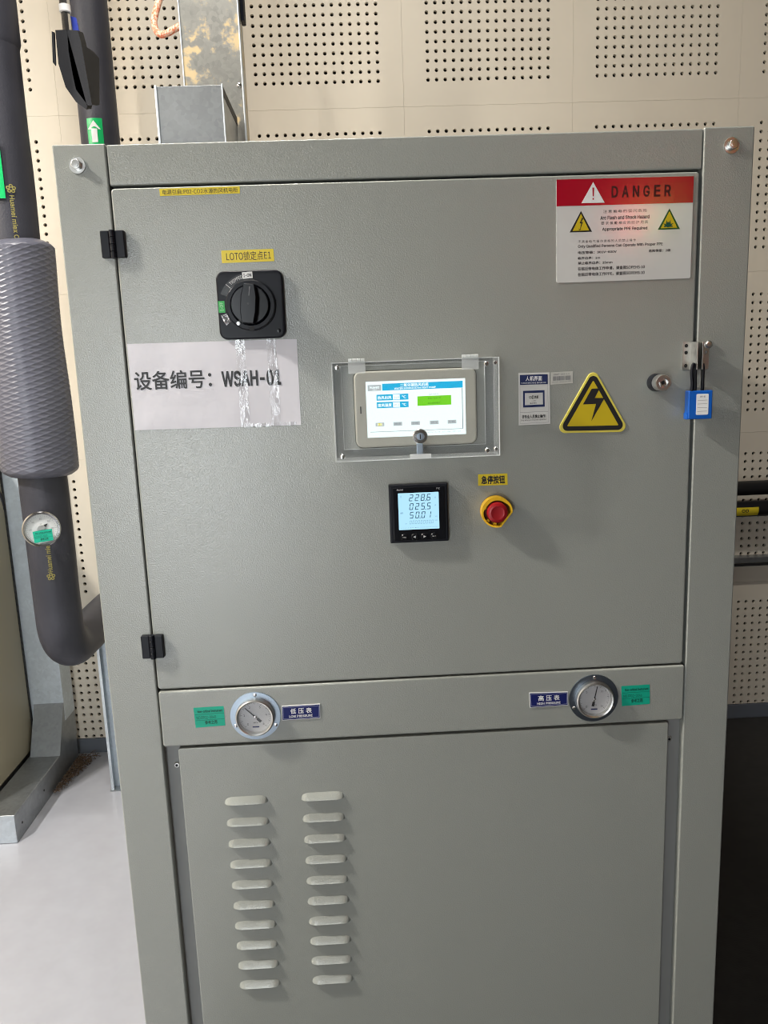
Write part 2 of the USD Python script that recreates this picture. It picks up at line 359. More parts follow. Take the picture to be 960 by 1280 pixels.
for s in (-1, 1):
    x0, x1 = sorted((s * (XW - .012), s * (XW - .006)))
    obj('side_panel', bx(x0, x1, .08, DEP - .08, .02, ZT - .006), paint, cab)
obj('back_panel', bx(-PI_, PI_, DEP - .012, DEP - .006, .02, 1.76), paint, cab)
obj('inner_frame', cat_([bx(-PI_, PI_, .030, .07, .80, 1.76)]), paint_dark, cab)
for s in (-1, 1):
    x0, x1 = sorted((s * .434, s * (PI_ + .001))); obj('inner_rail', bx(x0, x1, .016, .06, .05, .815), rail_grey, cab)
obj('plinth', bx(-PI_, PI_, .03, .07, 0, .10), rail_grey, cab)
door = obj('door', plate(rrect(-.4666, .4635, .9268, 1.7542, .006), .021, 0, .0026, 4), paint, cab)
band = obj('gauge_panel', plate(rrect(-.4666, .4668, .8195, .9236, .005), .021, -.0022, .0034, 5), paint, cab)
low = thing('lower_panel', None, None, cab)
obj('sheet', plate(rrect(-.4415, .4415, .095, .8145, .004), .021, 0, .0018, 3), paint, low)
# louvers: pressed hoods, open below
def louver(cx, zb, L=.0775, H=.0128, P=.0088, nu=26, nv=8):
    v, f = [], []
    for j in range(nv + 1):
        tv = j / nv
        for i in range(nu + 1):
            u = -1 + 2 * i / nu; u = math.copysign(abs(u) ** .72, u) if abs(u) < 1 else u
            e = max(0, (abs(u) * L / 2 - (L / 2 - .016)) / .016)
            endp = math.sqrt(max(0, 1 - e * e))
            z = zb + tv * H * (0.35 + .65 * endp)
            p = P * endp * (1 - tv ** 1.15) ** .92
            v.append((cx + u * L / 2, .0005 - p, z))
    for j in range(nv):
        for i in range(nu):
            a = j * (nu + 1) + i; f += [[a, a + 1, a + nu + 2], [a, a + nu + 2, a + nu + 1]]
    t = trimesh.Trimesh(v, f, process=False)
    if t.face_normals[:, 1].mean() > 0: t.invert()
    slot = bx(cx - L / 2 + .008, cx + L / 2 - .008, -.0006, .0004, zb + .0005, zb + .005)
    return t, slot
for cx in (-.3280, -.1905):
    for k in range(10):
        zb = .7035 - k * .0420
        t, sl = louver(cx, zb)
        lv = obj('louver', t, paint, low, smooth=60)
for x, z in ((-.4496, .7763), (.4490, .7752)):
    sc = thing('panel_screw', 'small dark screw', None, cab)
    obj('head', lathe([(0, 0), (.0052, 0), (.0052, .002), (.004, .0035), (0, .0038)], (x, .016, z), '-y', 20), steel, sc)
    obj('socket', lathe([(0, 0.0036), (.0026, .0036), (.0026, .0040), (0, .0040)], (x, .016, z), '-y', 6), black, sc)
# frame bolts
for x, z in ((-.5133, 1.789), (.5126, 1.7912)):
    b = thing('frame_bolt', 'zinc hexagon bolt with washer', None, cab)
    obj('washer', lathe([(.004, 0), (.0122, 0), (.0125, .0005), (.0122, .002), (.004, .002)], (x, 0, z), '-y', 40), steel, b)
    hexa = Polygon([(x + .0078 * math.cos(a), z + .0078 * math.sin(a)) for a in np.arange(6) * math.pi / 3 + .3])
    obj('hexagon_head', plate(hexa, -.0018, -.0105, .0012), steel, b)
    obj('shank', lathe([(0, 0), (.0042, 0), (.0042, .0018), (0, .002)], (x, -.0100, z), '-y', 24), steel, b)
# door hinges
for x, z in ((-.4690, 1.6705), (-.4672, 1.0080)):
    h = thing('door_hinge', 'black plastic hinge', None, cab)
    obj('frame_leaf', plate(rrect(x - .0185, x - .0045, z - .0205, z + .0205, .002), 0, -.0085, .0015), black, h)
    obj('door_leaf', plate(rrect(x + .0045, x + .0185, z - .0205, z + .0205, .002), 0, -.0085, .0015), black, h)
    for j in range(4):
        z0 = z - .0215 + j * .0108
        obj('knuckle', lathe([(0, 0), (.0046, 0), (.005, .0004), (.005, .0098), (.0046, .0102), (0, .0102)], (x, -.0062, z0), 'z', 24), black, h)

# rotary disconnect switch
rs = thing('rotary_switch', 'square black rotary disconnect switch with its handle at the on position', None, cab)
rx, rz = -.2605, 1.5705
obj('base_plate', plate(rrect(-.3135, -.2075, 1.5185, 1.6245, .013), 0, -.0085, .003), black, rs)
RC = (rx, -.008, rz)
obj('collar', lathe([(.0300, 0), (.0395, 0), (.0395, .006), (.0375, .0085), (.0320, .0085), (.0310, .007), (.0300, .004)], RC, '-y', 64), black, rs)
obj('knob', lathe([(0, 0), (.0300, 0), (.0300, .014), (.0285, .0165), (0, .0165)], RC, '-y', 64), black_gloss, rs)
def rot_pts(pts, a, c=(rx, rz)):
    ca, sa = math.cos(a), math.sin(a); return Polygon([(c[0] + x * ca - z * sa, c[1] + x * sa + z * ca) for x, z in pts])
gp = [(-.0085, .030), (.0085, .030), (.0125, .012), (.0125, -.012), (.0095, -.0295), (-.0095, -.0295), (-.0125, -.012), (-.0125, .012)]
gt = [(x * .86, z * .96) for x, z in gp]
obj('grip', hull_levels([(rot_pts(gp, -.10), -.022), (rot_pts(gp, -.10), -.040), (rot_pts(gt, -.10), -.0435)]), black_gloss, rs)
obj('pointer', flat(rot_pts([(-.0006, .012), (.0006, .012), (.0006, .026), (-.0006, .026)], -.16), -.0437), ink_grey, rs)
obj('hub_screw', lathe([(0, 0), (.0016, 0), (.0016, .0006), (0, .0006)], (rx, -.0433, rz), '-y', 16), mat('screw_black', (.002, .002, .002), .3), rs)
obj('on_mark', ext(affinity.rotate(sbox(rx - .008, rz + .0415, rx + .008, rz + .0515), 3, origin=(rx, rz)), -.0084, -.0092), white, rs)
obj('on_lettering', flat(affinity.rotate(text('I-ON', rx - .0062, rx + .0062, rz + .044, rz + .049, 'sans', 40, 1), 3, origin=(rx, rz)), -.0094), ink, rs)
arc = Point(rx, rz).buffer(.0505, quad_segs=24).difference(Point(rx, rz).buffer(.0405, quad_segs=24))
def sector(a0, a1): return Polygon([(rx, rz)] + [(rx + .08 * math.cos(math.radians(a)), rz + .08 * math.sin(math.radians(a))) for a in np.linspace(a0, a1, 12)])
obj('trip_mark', ext(arc.intersection(sector(101, 158)), -.0084, -.0089), mat('mark_black', (.004, .004, .004), .3), rs)
def on_arc(s, mid, span, r0=.0430, h=.0052):
    g, (w, hh) = text_poly(s, 'sans', 40, 1); from shapely import transform
    def fn(c):
        a = np.radians(mid + span / 2 - c[:, 0] / w * span); r = r0 + c[:, 1] / hh * h
        return np.stack([rx + r * np.cos(a), rz + r * np.sin(a)], 1)
    return transform(g, fn)
obj('trip_lettering', flat(on_arc('TRIPPED', 118, 29), -.0091), mat('pale_print', (.45, .45, .45), .5), rs)
obj('trip_divider', flat(affinity.rotate(sbox(rx - .0003, rz + .0410, rx + .0003, rz + .0500), 48, origin=(rx, rz)), -.0091), white, rs)
obj('off_mark', ext(affinity.rotate(sbox(rx - .009, rz + .0415, rx + .009, rz + .0515), 91, origin=(rx, rz)), -.0084, -.0092), green_pl, rs)
obj('off_lettering', flat(on_arc('O-OFF', 181, 16, .0438, .0056), -.0094), mat('off_print', (.30, .62, .34), .5), rs)
obj('reset_mark', ext(arc.intersection(sector(196, 216)), -.0084, -.0090), mat('reset_silver', (.45, .45, .47), .25, metal=.6, bump=(220., .004)), rs)
obj('reset_lettering', flat(on_arc('RESET', 206, 17), -.0092), ink, rs)
for x, z in ((rx - .0205, rz - .0275), (rx + .042, rz - .0405)):
    obj('rivet', lathe([(0, 0), (.0034, 0), (.003, .0012), (0, .0016)], (x, -.008 if x > rx else -.0162, z), '-y', 20), steel if x < rx else black_gloss, rs)
obj('padlock_slot', ext(sbox(rx - .004, rz - .0395, rx + .004, rz - .0335), -.0161, -.0172), paint_dark, rs)

# touch screen
hm = thing('touch_screen', 'pale grey touch screen panel, lit', None, cab)
obj('bezel', plate(rrect(-.1022, .0990, 1.3358, 1.4602, .012), 0, -.008, .003, 4), hmi_shell, hm)
obj('bezel_groove', ext(rrect(-.1036, .1004, 1.3344, 1.4616, .013), .0004, -.0012), mat('gasket_olive', (.10, .10, .075), .6), hm)
SX0, SX1, SZ0, SZ1 = -.0830, .0805, 1.3520, 1.4435
ys = -.0083
obj('display', ext(sbox(SX0, SZ0, SX1, SZ1), -.0078, ys), scr_white, hm)
W_, H_ = SX1 - SX0, SZ1 - SZ0
def S(u0, u1, v0, v1): return sbox(SX0 + u0 * W_, SZ1 - v1 * H_, SX0 + u1 * W_, SZ1 - v0 * H_)
def ST(s, u0, u1, v0, v1, **k): return text(s, SX0 + u0 * W_, SX0 + u1 * W_, SZ1 - v1 * H_, SZ1 - v0 * H_, **k)
obj('logo_block', flat(S(.02, .155, .06, .165), ys - .0002), scr_grey, hm)
obj('logo_lettering', flat(ST('Nuwatt', .04, .135, .08, .125, kind='sans', size=32, bold=1).union(ST('HEAT', .065, .11, .135, .155, kind='sans', size=24)), ys - .0004), scr_white, hm)
obj('header_bar', flat(S(.165, .975, .045, .165), ys - .0002), scr_blue, hm)
obj('header_lettering', flat(ST('二氧化碳热风机组', .345, .63, .052, .112, size=40, bold=1).union(ST('WATER SOURCE R744 HEAT PUMP', .285, .705, .122, .152, kind='sans', size=28, bold=1)), ys - .0004), scr_white, hm)
for j, (nm, val) in enumerate((('热风出风', '54.9'), ('进风温度', '20.2'))):
    v0 = .235 + j * .135
    obj('reading_label', flat(S(.105, .425, v0, v0 + .105), ys - .0002), scr_blue, hm)
    obj('reading_lettering', flat(ST(nm, .115, .255, v0 + .025, v0 + .085, size=36, bold=1).union(ST('℃', .36, .40, v0 + .03, v0 + .078, size=36, bold=1)), ys - .0004), scr_white, hm)
    obj('reading_value_box', flat(S(.268, .338, v0 + .008, v0 + .097), ys - .0004), scr_white, hm)
    obj('reading_value', flat(ST(val, .280, .328, v0 + .040, v0 + .075, kind='sans', size=32), ys - .0006), scr_grey, hm)
obj('status_title', flat(ST('运行状态', .63, .73, .245, .275, size=32), ys - .0002), scr_grey, hm)
obj('status_block', flat(S(.515, .855, .29, .46), ys - .0002), scr_green, hm)
obj('status_lettering', flat(ST('机组正在运行中', .62, .75, .315, .345, size=28).union(ST('自动控制模式', .62, .745, .405, .435, size=28)), ys - .0004), emit('screen_dark_green', (.05, .25, .0), 1.0), hm)
for j, (u, nm) in enumerate(((.085, '主页'), (.265, '参数设置'), (.445, '运行数据'), (.635, '报警记录'), (.815, '用户管理'))):
    obj('menu_button', flat(S(u, u + .088, .735, .80), ys - .0002), scr_grey, hm)
    if j == 0: obj('active_tint', flat(S(u + .02, u + .065, .745, .79), ys - .0003), scr_yellow, hm)
    obj('button_lettering', flat(ST(nm, u + .012, u + .072, .748, .787, size=28), ys - .0004), scr_dark if j else scr_white, hm)
obj('screen_lines', flat(S(.03, .965, .895, .902).union(S(.965, .972, .17, .90)), ys - .0002), scr_dark, hm)
obj('clock_lettering', flat(ST('2024 / 3 / 8   17 : 08 : 09 : 46', .60, .945, .93, .955, kind='sans', size=28), ys - .0002), scr_grey, hm)
obj('status_lamp', ext(rrect(-.0935, -.0915, 1.392, 1.404, .0008), -.0079, -.0086), paint_dark, hm)

# clear acrylic guard box over the screen
ag = thing('screen_guard', 'clear acrylic box covering the touch screen, with plastic hinges and a cam lock', None, cab)
AX0, AX1, AZ0, AZ1, AD = -.1365, .1300, 1.3180, 1.4755, .046
frame = sbox(AX0, AZ0, AX1, AZ1)
obj('front_sheet', ext(frame, -AD + .003, -AD), acrylic, ag)
obj('side_walls', cat_([ext(sbox(AX0, AZ0, AX0 + .003, AZ1), 0, -AD + .003), ext(sbox(AX1 - .003, AZ0, AX1, AZ1), 0, -AD + .003), ext(sbox(AX0, AZ0, AX1, AZ0 + .003), 0, -AD + .003), ext(sbox(AX0, AZ1 - .003, AX1, AZ1), 0, -AD + .003)]), clear('acrylic_wall', (1, 1, 1), 0.10, 0.05, ior=1.25), ag)
ring = frame.difference(frame.buffer(-.0009, join_style=2))
obj('polished_edge', cat_([ext(ring, -AD + .0032, -AD - .0004), ext(ring, 0, -.0012)]), acrylic_edge, ag)
inner = sbox(AX0 + .0145, AZ0 + .016, AX1 - .0165, AZ1 - .006)
obj('rear_flange', ext(frame.difference(inner), -.0002, -.0032), acrylic, ag)
obj('flange_edge', ext(inner.buffer(.0007, join_style=2).difference(inner), -.0002, -.0036), acrylic_edge, ag)
for x, z in ((AX0 + .0095, AZ1 - .008), (AX1 - .0205, AZ1 - .010), (AX0 + .0115, AZ0 + .0085), (AX1 - .0205, AZ0 + .0095)):
    obj('corner_screw', lathe([(0, 0), (.0042, 0), (.0042, .0012), (.003, .0026), (0, .003)], (x, -AD, z), '-y', 20), chrome, ag)
for z in (AZ1 - .009, AZ0 + .011):
    obj('corner_screw', lathe([(0, 0), (.0034, 0), (.0034, .0012), (.0025, .0022), (0, .0026)], (AX1 - .006, -AD + .004, z), '-y', 20), chrome, ag)
hinge_m = clear('clear_hinge', (.90, .92, .92), .35, .12, white=(.9, .92, .92))
for x in (-.0965, .0835):
    obj('clear_hinge', cat_([ext(rrect(x - .0135, x + .0135, AZ1 - .018, AZ1 + .001, .0008), -AD - .0002, -AD - .0012)] +
        [lathe([(0, 0), (.0024, 0), (.0024, .0058), (0, .0058)], (x - .0133 + q * .0067, -AD - .001, AZ1 + .003), 'x', 14) for q in range(4)]), hinge_m, ag)
lz, lx = 1.3585 - .0015, .0045
lx, lz = .0005, 1.3545
obj('cam_lock', lathe([(0, -.024), (.0085, -.024), (.0085, 0), (.0118, .0), (.0122, .001), (.0122, .0035), (.0110, .005), (.0065, .0054), (.006, .0045), (0, .0045)], (lx, -AD, lz), '-y', 40), chrome, ag, label='chrome cam lock')
obj('lock_core', lathe([(0, .0044), (.0058, .0044), (.0056, .0050), (0, .0052)], (lx, -AD, lz), '-y', 32), dull_steel, ag)
obj('keyhole', ext(sbox(lx - .0008, lz - .004, lx + .0008, lz + .004), -AD - .0050, -AD - .0056), paint_dark, ag)
obj('lock_tongue', rbox(lx - .0055, lx + .0055, -AD + .008, -AD + .012, lz - .032, lz - .004, .001), dull_steel, ag)
obj('finger_tab', ext(rrect(lx - .017, lx + .017, AZ0 + .001, AZ0 + .008, .0008), -AD, -AD - .003), acrylic_edge, ag)

# power meter
pm = thing('power_meter', 'square black power meter with a blue backlit display', None, cab)
obj('case', plate(rrect(-.0515, .0475, 1.1722, 1.2718, .0015), 0, -.012, .0025), black, pm)
obj('face_plate', plate(rrect(-.0455, .0420, 1.1765, 1.2668, .002), -.0115, -.0128, .0008), black_gloss, pm)
obj('display', ext(rrect(-.0365, .0318, 1.1950, 1.2577, .001), -.0126, -.0132), lcd, pm)
ym = -.0134
SEG = {'0': 'abcdef', '1': 'bc', '2': 'abged', '5': 'afgcd', '6': 'afgedc', '8': 'abcdefg', '.': 'p'}
def seven(s, x, z, w, h, t, pitch, lean=.16):
    out = []
    for ch in s:
        if ch == '.':
            out.append(Point(x - pitch * .18 + w * .02, z).buffer(t * .62, quad_segs=3)); continue
        for q in SEG[ch]:
            g = t * .45
            r = {'a': sbox(x + g, z + h - t, x + w - g, z + h), 'd': sbox(x + g, z, x + w - g, z + t), 'g': sbox(x + g, z + h / 2 - t / 2, x + w - g, z + h / 2 + t / 2),
                 'f': sbox(x, z + h / 2 + g, x + t, z + h - g), 'b': sbox(x + w - t, z + h / 2 + g, x + w, z + h - g), 'e': sbox(x, z + g, x + t, z + h / 2 - g), 'c': sbox(x + w - t, z + g, x + w, z + h / 2 - g)}[q]
            out.append(affinity.skew(r, xs=math.degrees(math.atan(lean)), origin=(x, z)))
        x += pitch
    return union_all(out)
for s, z in (('228.6', 1.2437), ('025.5', 1.2288), ('50.01', 1.2142)):
    obj('reading', flat(seven(s, -.0185, z, .0062, .0112, .00125, .0098), ym), lcd_ink, pm)
obj('energy_reading', flat(seven('00000000.0', -.0185, 1.2045, .0030, .0060, .0006, .0046), ym), lcd_faint, pm)
obj('unit_lettering', flat(union_all([text('V', .0245, .0272, 1.2470, 1.2500, 'sans', 28), text('A', .0245, .0272, 1.2340, 1.2370, 'sans', 28), text('Hz', .0250, .0290, 1.2150, 1.2175, 'sans', 28), text('kWh', .0245, .0290, 1.2085, 1.2105, 'sans', 28),
    text('总', -.0330, -.0305, 1.2500, 1.2540, 'cjk', 28), text('运行', -.0335, -.0285, 1.2225, 1.2255, 'cjk', 28, 1), text('EP', -.0255, -.0228, 1.2045, 1.2065, 'sans', 28), text('L1 L2 L3 运行 通讯', -.0335, -.003, 1.1975, 1.1990, 'cjk', 28), text('DI1 DI2 DI3 DI4 DO1 DO2', .0, .0300, 1.1978, 1.1990, 'sans', 28)]), ym), lcd_faint, pm)
obj('brand_lettering', flat(text('Acrel', -.0385, -.0275, 1.2622, 1.2650, 'sans', 32, 1).union(text('PZ', .0285, .0340, 1.2622, 1.2650, 'sans', 32)), -.0130), mat('brand_print', (.5, .5, .5), .5), pm)
for j, x in enumerate((-.0275, -.0105, .0060, .0225)):
    bt = obj('key_button', lathe([(0, 0), (.0058, 0), (.0058, .0012), (.005, .002), (0, .002)], (x, -.0126, 1.1825), '-y', 24), black_gloss, pm)
    g = [text('ESC', x - .003, x + .003, 1.1815, 1.1835, 'sans', 24), Polygon([(x - .0028, 1.1825), (x + .0016, 1.1847), (x + .0016, 1.1803)]), Polygon([(x + .0028, 1.1825), (x - .0016, 1.1847), (x - .0016, 1.1803)]), text('SET', x - .003, x + .003, 1.1815, 1.1835, 'sans', 24)][j]
    obj('key_symbol', flat(g, -.0149), mat('key_print', (.55, .55, .55), .5) if j == 0 else LOOKS + 'key_print', pm)

# emergency stop
es = thing('emergency_stop_button', 'red mushroom push button inside a yellow guard', None, cab)
ex, ez = .1290, 1.2195
disc = Point(ex, ez).buffer(.0262, quad_segs=16)
cut = affinity.rotate(sbox(ex + .0205, ez - .05, ex + .06, ez + .05), -38, origin=(ex, ez))
guard = disc.difference(cut).union(disc.intersection(affinity.rotate(sbox(ex + .018, ez - .05, ex + .0212, ez + .05), -38, origin=(ex, ez))))
inner_g = guard.buffer(-.0030)
obj('guard_base', ext(guard, 0, -.003), guard_inner, es)
obj('guard', ext(guard.difference(inner_g), -.001, -.020), guard_yellow, es)
crest = guard.difference(affinity.translate(disc.buffer(-.001), .001, -.0062)).difference(inner_g.buffer(-.0028))
obj('guard_crest', ext(crest, -.019, -.0205), guard_yellow, es)
for a in (160, 225, 262):
    x, z = ex + .0212 * math.cos(math.radians(a)), ez + .0212 * math.sin(math.radians(a))
    obj('guard_lug', ext(Point(x, z).buffer(.0030, quad_segs=4), -.002, -.014), guard_yellow, es)
obj('stem', lathe([(0, 0), (.012, 0), (.012, .013), (0, .013)], (ex, -.002, ez), '-y', 32), black, es)
obj('mushroom_head', lathe([(0, .0), (.0155, .0), (.0175, .002), (.0178, .009), (.0165, .0125), (.0135, .0142), (.011, .0142), (.0100, .0135), (0, .0130)], (ex, -.013, ez), '-y', 56), red, es)

# quarter-turn door lock
ql = thing('door_lock', 'round quarter-turn lock with a square socket', None, cab)
qx, qz = .4003, 1.4245
obj('base_ring', lathe([(0, 0), (.0145, 0), (.0148, .002), (.0140, .017), (.0125, .020), (0, .020)], (qx, 0, qz), '-y', 48), black, ql)
obj('barrel', lathe([(.0125, .016), (.0132, .018), (.0132, .033), (.0122, .035), (.0080, .035), (.0080, .030), (0, .030)], (qx, 0, qz), '-y', 48), steel, ql)
obj('socket', ext(affinity.rotate(sbox(qx - .0045, qz - .0045, qx + .0045, qz + .0045).difference(sbox(qx - .003, qz - .003, qx + .003, qz + .003)), 25, origin=(qx, qz)), -.029, -.0335), steel, ql)
obj('socket_core', ext(affinity.rotate(sbox(qx - .003, qz - .003, qx + .003, qz + .003), 25, origin=(qx, qz)), -.029, -.031), paint_dark, ql)

# pressure gauges
def gauge(cx, cz, needle, label, seed, flange_mat):
    g = thing('pressure_gauge', label, None, cab)
    r = .0440
    hole = Point(cx, cz).buffer(.030)
    obj('flange', lathe([(.028, 0), (r, 0), (r + .0004, .0008), (r, .0022), (.034, .0024), (.028, .0024)], (cx, -.0022, cz), '-y', 72), flange_mat, g)
    for a in (88, 205, 332):
        x, z = cx + .0392 * math.cos(math.radians(a)), cz + .0392 * math.sin(math.radians(a))
        obj('flange_screw', lathe([(0, 0), (.0040, 0), (.0040, .0015), (.003, .003), (0, .0036)], (x, -.002, z), '-y', 20), chrome, g)
    obj('case_ring', lathe([(.0330, 0), (.0342, .004), (.0342, .011), (.0335, .0135), (.0315, .0150), (.0295, .0140), (.0290, .0110), (.0290, .004)], (cx, -.001, cz), '-y', 72), steel, g)
    yd = -.0070
    obj('dial', lathe([(0, 0), (.0295, 0), (.0295, .001), (0, .001)], (cx, yd + .001, cz), '-y', 48), dial, g)
    ticks = []
    for i in range(51):
        a = math.radians(225 - 270 * i / 50); r0 = .0232 if i % 5 == 0 else .0248
        t = sbox(r0, -.00016 if i % 5 else -.0003, .0268, .00016 if i % 5 else .0003)
        ticks.append(affinity.translate(affinity.rotate(t, math.degrees(a), origin=(0, 0)), cx, cz))
    nums = []
    lab = ('0', '1', '2', '3', '4', '6') if seed == 0 else ('0', '5', '10', '16')
    for i, s in enumerate(lab):
        a = math.radians(225 - 270 * i / (len(lab) - 1)); x, z = cx + .0195 * math.cos(a), cz + .0195 * math.sin(a)
        nums.append(text(s, x - .0022, x + .0022, z - .0020, z + .0020, 'sans', 28, 0, keep=True))
    nums += [text('MPa', cx - .004, cx + .004, cz - .0125, cz - .0098, 'sans', 28)]
    obj('scale', flat(union_all(ticks + nums), yd - .0003), ink, g)
    obj('dial_mark', flat(rrect(cx - .006, cx + .006, cz - .0203, cz - .0180, .001), yd - .0003), navy, g)
    nd = Polygon([(-.0011, -.004), (.0011, -.004), (.0006, .0245), (-.0006, .0245)]).union(Polygon([(-.0024, -.0135), (.0024, -.0135), (.0022, -.005), (-.0022, -.005)])).union(sbox(-.0006, -.007, .0006, 0))
    obj('needle', ext(affinity.translate(affinity.rotate(nd, needle, origin=(0, 0)), cx, cz), yd - .0010, yd - .0015), ink, g)
    obj('needle_hub', lathe([(0, 0), (.0024, 0), (.0024, .002), (.0018, .0024), (0, .0024)], (cx, yd - .0005, cz), '-y', 20), chrome, g)
    obj('lens', ext(Point(cx, cz).buffer(.0292), -.0118, -.0126), glass, g)
    return g
gauge(-.3003, .8707, 45, 'low pressure gauge, its needle up to the left', 0, dull_steel)
gauge(.3022, .8705, -12, 'high pressure gauge, its needle near the top', 1, mat('dark_flange', (.16, .19, .23), .36, metal=1.0))

# ------------------------------------------------------------------ stickers, plates and papers on the cabinet
def sticker(name, label, cat, corners, yb, th, m, r=0.0, turn=None):
    t = thing(name, label, cat, loc=turn[0] if turn else (float(np.mean([c[0] for c in corners])), yb, float(np.mean([c[1] for c in corners]))))
    if turn: UsdGeom.Xformable(t).AddRotateZOp().Set(turn[1])
    p = Polygon(corners)
    if r: p = p.buffer(-r).buffer(r, quad_segs=4)
    obj('backing', ext(p, yb - .0001, yb - th), m, t)
    return t, yb - th - .0002
U = (0, 1, 0, 1)
def printed(t, name, shapes, corners, y, m, aspect=1):
    """shapes drawn in the unit square moved onto the sticker's corners (tl, tr, br, bl)"""
    return obj(name, flat(warp(union_all(shapes), U, corners), y), m, t)
c = [(-.3916, 1.7517), (-.267, 1.7519), (-.2671, 1.7416), (-.3913, 1.7410)]
t, y = sticker('name_label', 'narrow yellow label in the upper left corner of the cabinet door', 'label', c, 0, .0004, yellow_sticker)
printed(t, 'lettering', [text('电源引自:P02-CO2水源热风机电柜', .035, .975, .15, .85, size=44)], c, y, ink)
c = [(-.3027, 1.6567), (-.2204, 1.6569), (-.2199, 1.6381), (-.3028, 1.6376)]
t, y = sticker('lockout_label', 'yellow lockout point label above the black rotary switch', 'label', c, 0, .0004, yellow_sticker)
printed(t, 'lettering', [text('LOTO锁定点E1', .09, .94, .15, .86, size=64)], c, y, mat('brown_ink', (.06, .035, .01), .5))
c = [(.101, 1.2823), (.1506, 1.2820), (.1509, 1.2624), (.1005, 1.2630)]
t, y = sticker('stop_label', 'small yellow label above the red emergency stop button', 'label', c, 0, .0004, yellow_sticker)
printed(t, 'lettering', [text('急停按钮', .11, .91, .13, .86, size=64, bold=2)], c, y, ink)

# paper with the equipment number, taped on
c = [(-.4659 + .0022, 1.5178), (-.1913, 1.5162), (-.1922, 1.3772), (-.4640, 1.3791)]
t = thing('number_sheet', 'white paper sheet with the equipment number, taped on below the rotary switch', 'paper', loc=(-.328, 0, 1.447))
n1, n2 = 40, 20
gv, gf = [], []
for j in range(n2 + 1):
    for i in range(n1 + 1):
        u, v = i / n1, j / n2
        p = (np.array(c[3]) * (1 - u) + np.array(c[2]) * u) * (1 - v) + (np.array(c[0]) * (1 - u) + np.array(c[1]) * u) * v
        gv.append((p[0], -.0004 - .0006 * meshkit.noise(np.array([p[0] * 22, p[1] * 26, .3]), 3) * min(1, 6 * min(u, 1 - u, v, 1 - v) + .2), p[1]))
for j in range(n2):
    for i in range(n1):
        a = j * (n1 + 1) + i; gf += [[a, a + 1, a + n1 + 2], [a, a + n1 + 2, a + n1 + 1]]
obj('sheet', trimesh.Trimesh(gv, gf, process=False), paper_m, t, smooth=True)
obj('lettering', flat(text('设备编号：', -.4575, -.3330, 1.4435, 1.4735, size=80, bold=1).union(text('WSAH-01', -.3165, -.2205, 1.4435, 1.4690, 'sans', 80, 3)), -.00115), ink, t)
for x0, x1 in ((-.2905, -.2755), (-.2405, -.2250)):
    obj('tape_strip', ext(sbox(x0, 1.3768, x1, 1.5180), -.0013, -.0014), LOOKS + 'clear_tape_wrinkled', t)
obj('tape_strip', ext(sbox(-.2900, 1.3760, -.1990, 1.3830), -.0013, -.0014), LOOKS + 'clear_tape_wrinkled', t)

# danger sign
c = [(.2327, 1.7479), (.4534, 1.7471), (.4534, 1.5903), (.2331, 1.5900)]
t, y = sticker('danger_sign', 'white and red danger sign in the upper right corner of the door', 'sign', c, 0, .0012, sign_white, .003)
printed(t, 'header_band', [sbox(0, .745, 1, 1)], c, y, sign_red)
tri = Polygon([(.265, .968), (.180, .768), (.350, .768)])
printed(t, 'alert_triangle', [tri], c, y - .0002, white)
printed(t, 'exclamation_mark', [Polygon([(.259, .915), (.273, .915), (.2695, .83), (.2625, .83)]).union(sbox(.2615, .798, .2705, .816))], c, y - .0004, sign_red)
printed(t, 'heading', [text(ch, .400 + i * .0775, .447 + i * .0775, .812, .925, 'sans', 56, 2) for i, ch in enumerate('DANGER')], c, y - .0002, danger_ink)
def warn_tri(cx, zb, w, h, k=0.0):
    return Polygon([(cx, zb + h - k * 2.0), (cx - w / 2 + k * 1.55, zb + k), (cx + w / 2 - k * 1.55, zb + k)])
for cx, m1 in ((.178, ink), (.828, mat('green_reflection_tint', (.02, .09, .02), .4))):  # right outline has the green reflection put into its colour
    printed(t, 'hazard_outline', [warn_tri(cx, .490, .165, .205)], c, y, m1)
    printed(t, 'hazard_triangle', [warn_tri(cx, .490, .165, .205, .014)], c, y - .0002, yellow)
bolt = Polygon([(.186, .630), (.168, .575), (.180, .575), (.170, .512), (.164, .530), (.163, .505), (.180, .514), (.174, .518), (.192, .588), (.180, .588), (.196, .622)])
printed(t, 'lightning_symbol', [bolt], c, y - .0004, ink)
sp = []
for i in range(9):
    a = math.radians(180 * i / 8); L = .045 if i % 2 else .03
    sp.append(Polygon([(.822 + .010 * math.cos(a + 1.5), .52 + .012 * math.sin(a + 1.5)), (.822 + L * math.cos(a), .53 + L * 1.35 * math.sin(a)), (.822 + .010 * math.cos(a - 1.5), .52 + .012 * math.sin(a - 1.5))]))
printed(t, 'arc_flash_symbol', sp + [sbox(.79, .515, .855, .525)], c, y - .0004, mat('arc_reflection_tint', (.0, .08, .05), .4))  # symbol colour carries the green reflection too
def line(s, x0, x1, z0, z1, kind='cjk', b=1, size=36): return text(s, x0, x1, z0, z1, kind, size, b)
def spaced(s, x0, x1, z0, z1, frac=.72):
    n = len(s); w = (x1 - x0) / n; return union_all([text(ch, x0 + i * w, x0 + i * w + w * frac, z0, z1, 'cjk', 32, 0) for i, ch in enumerate(s)])
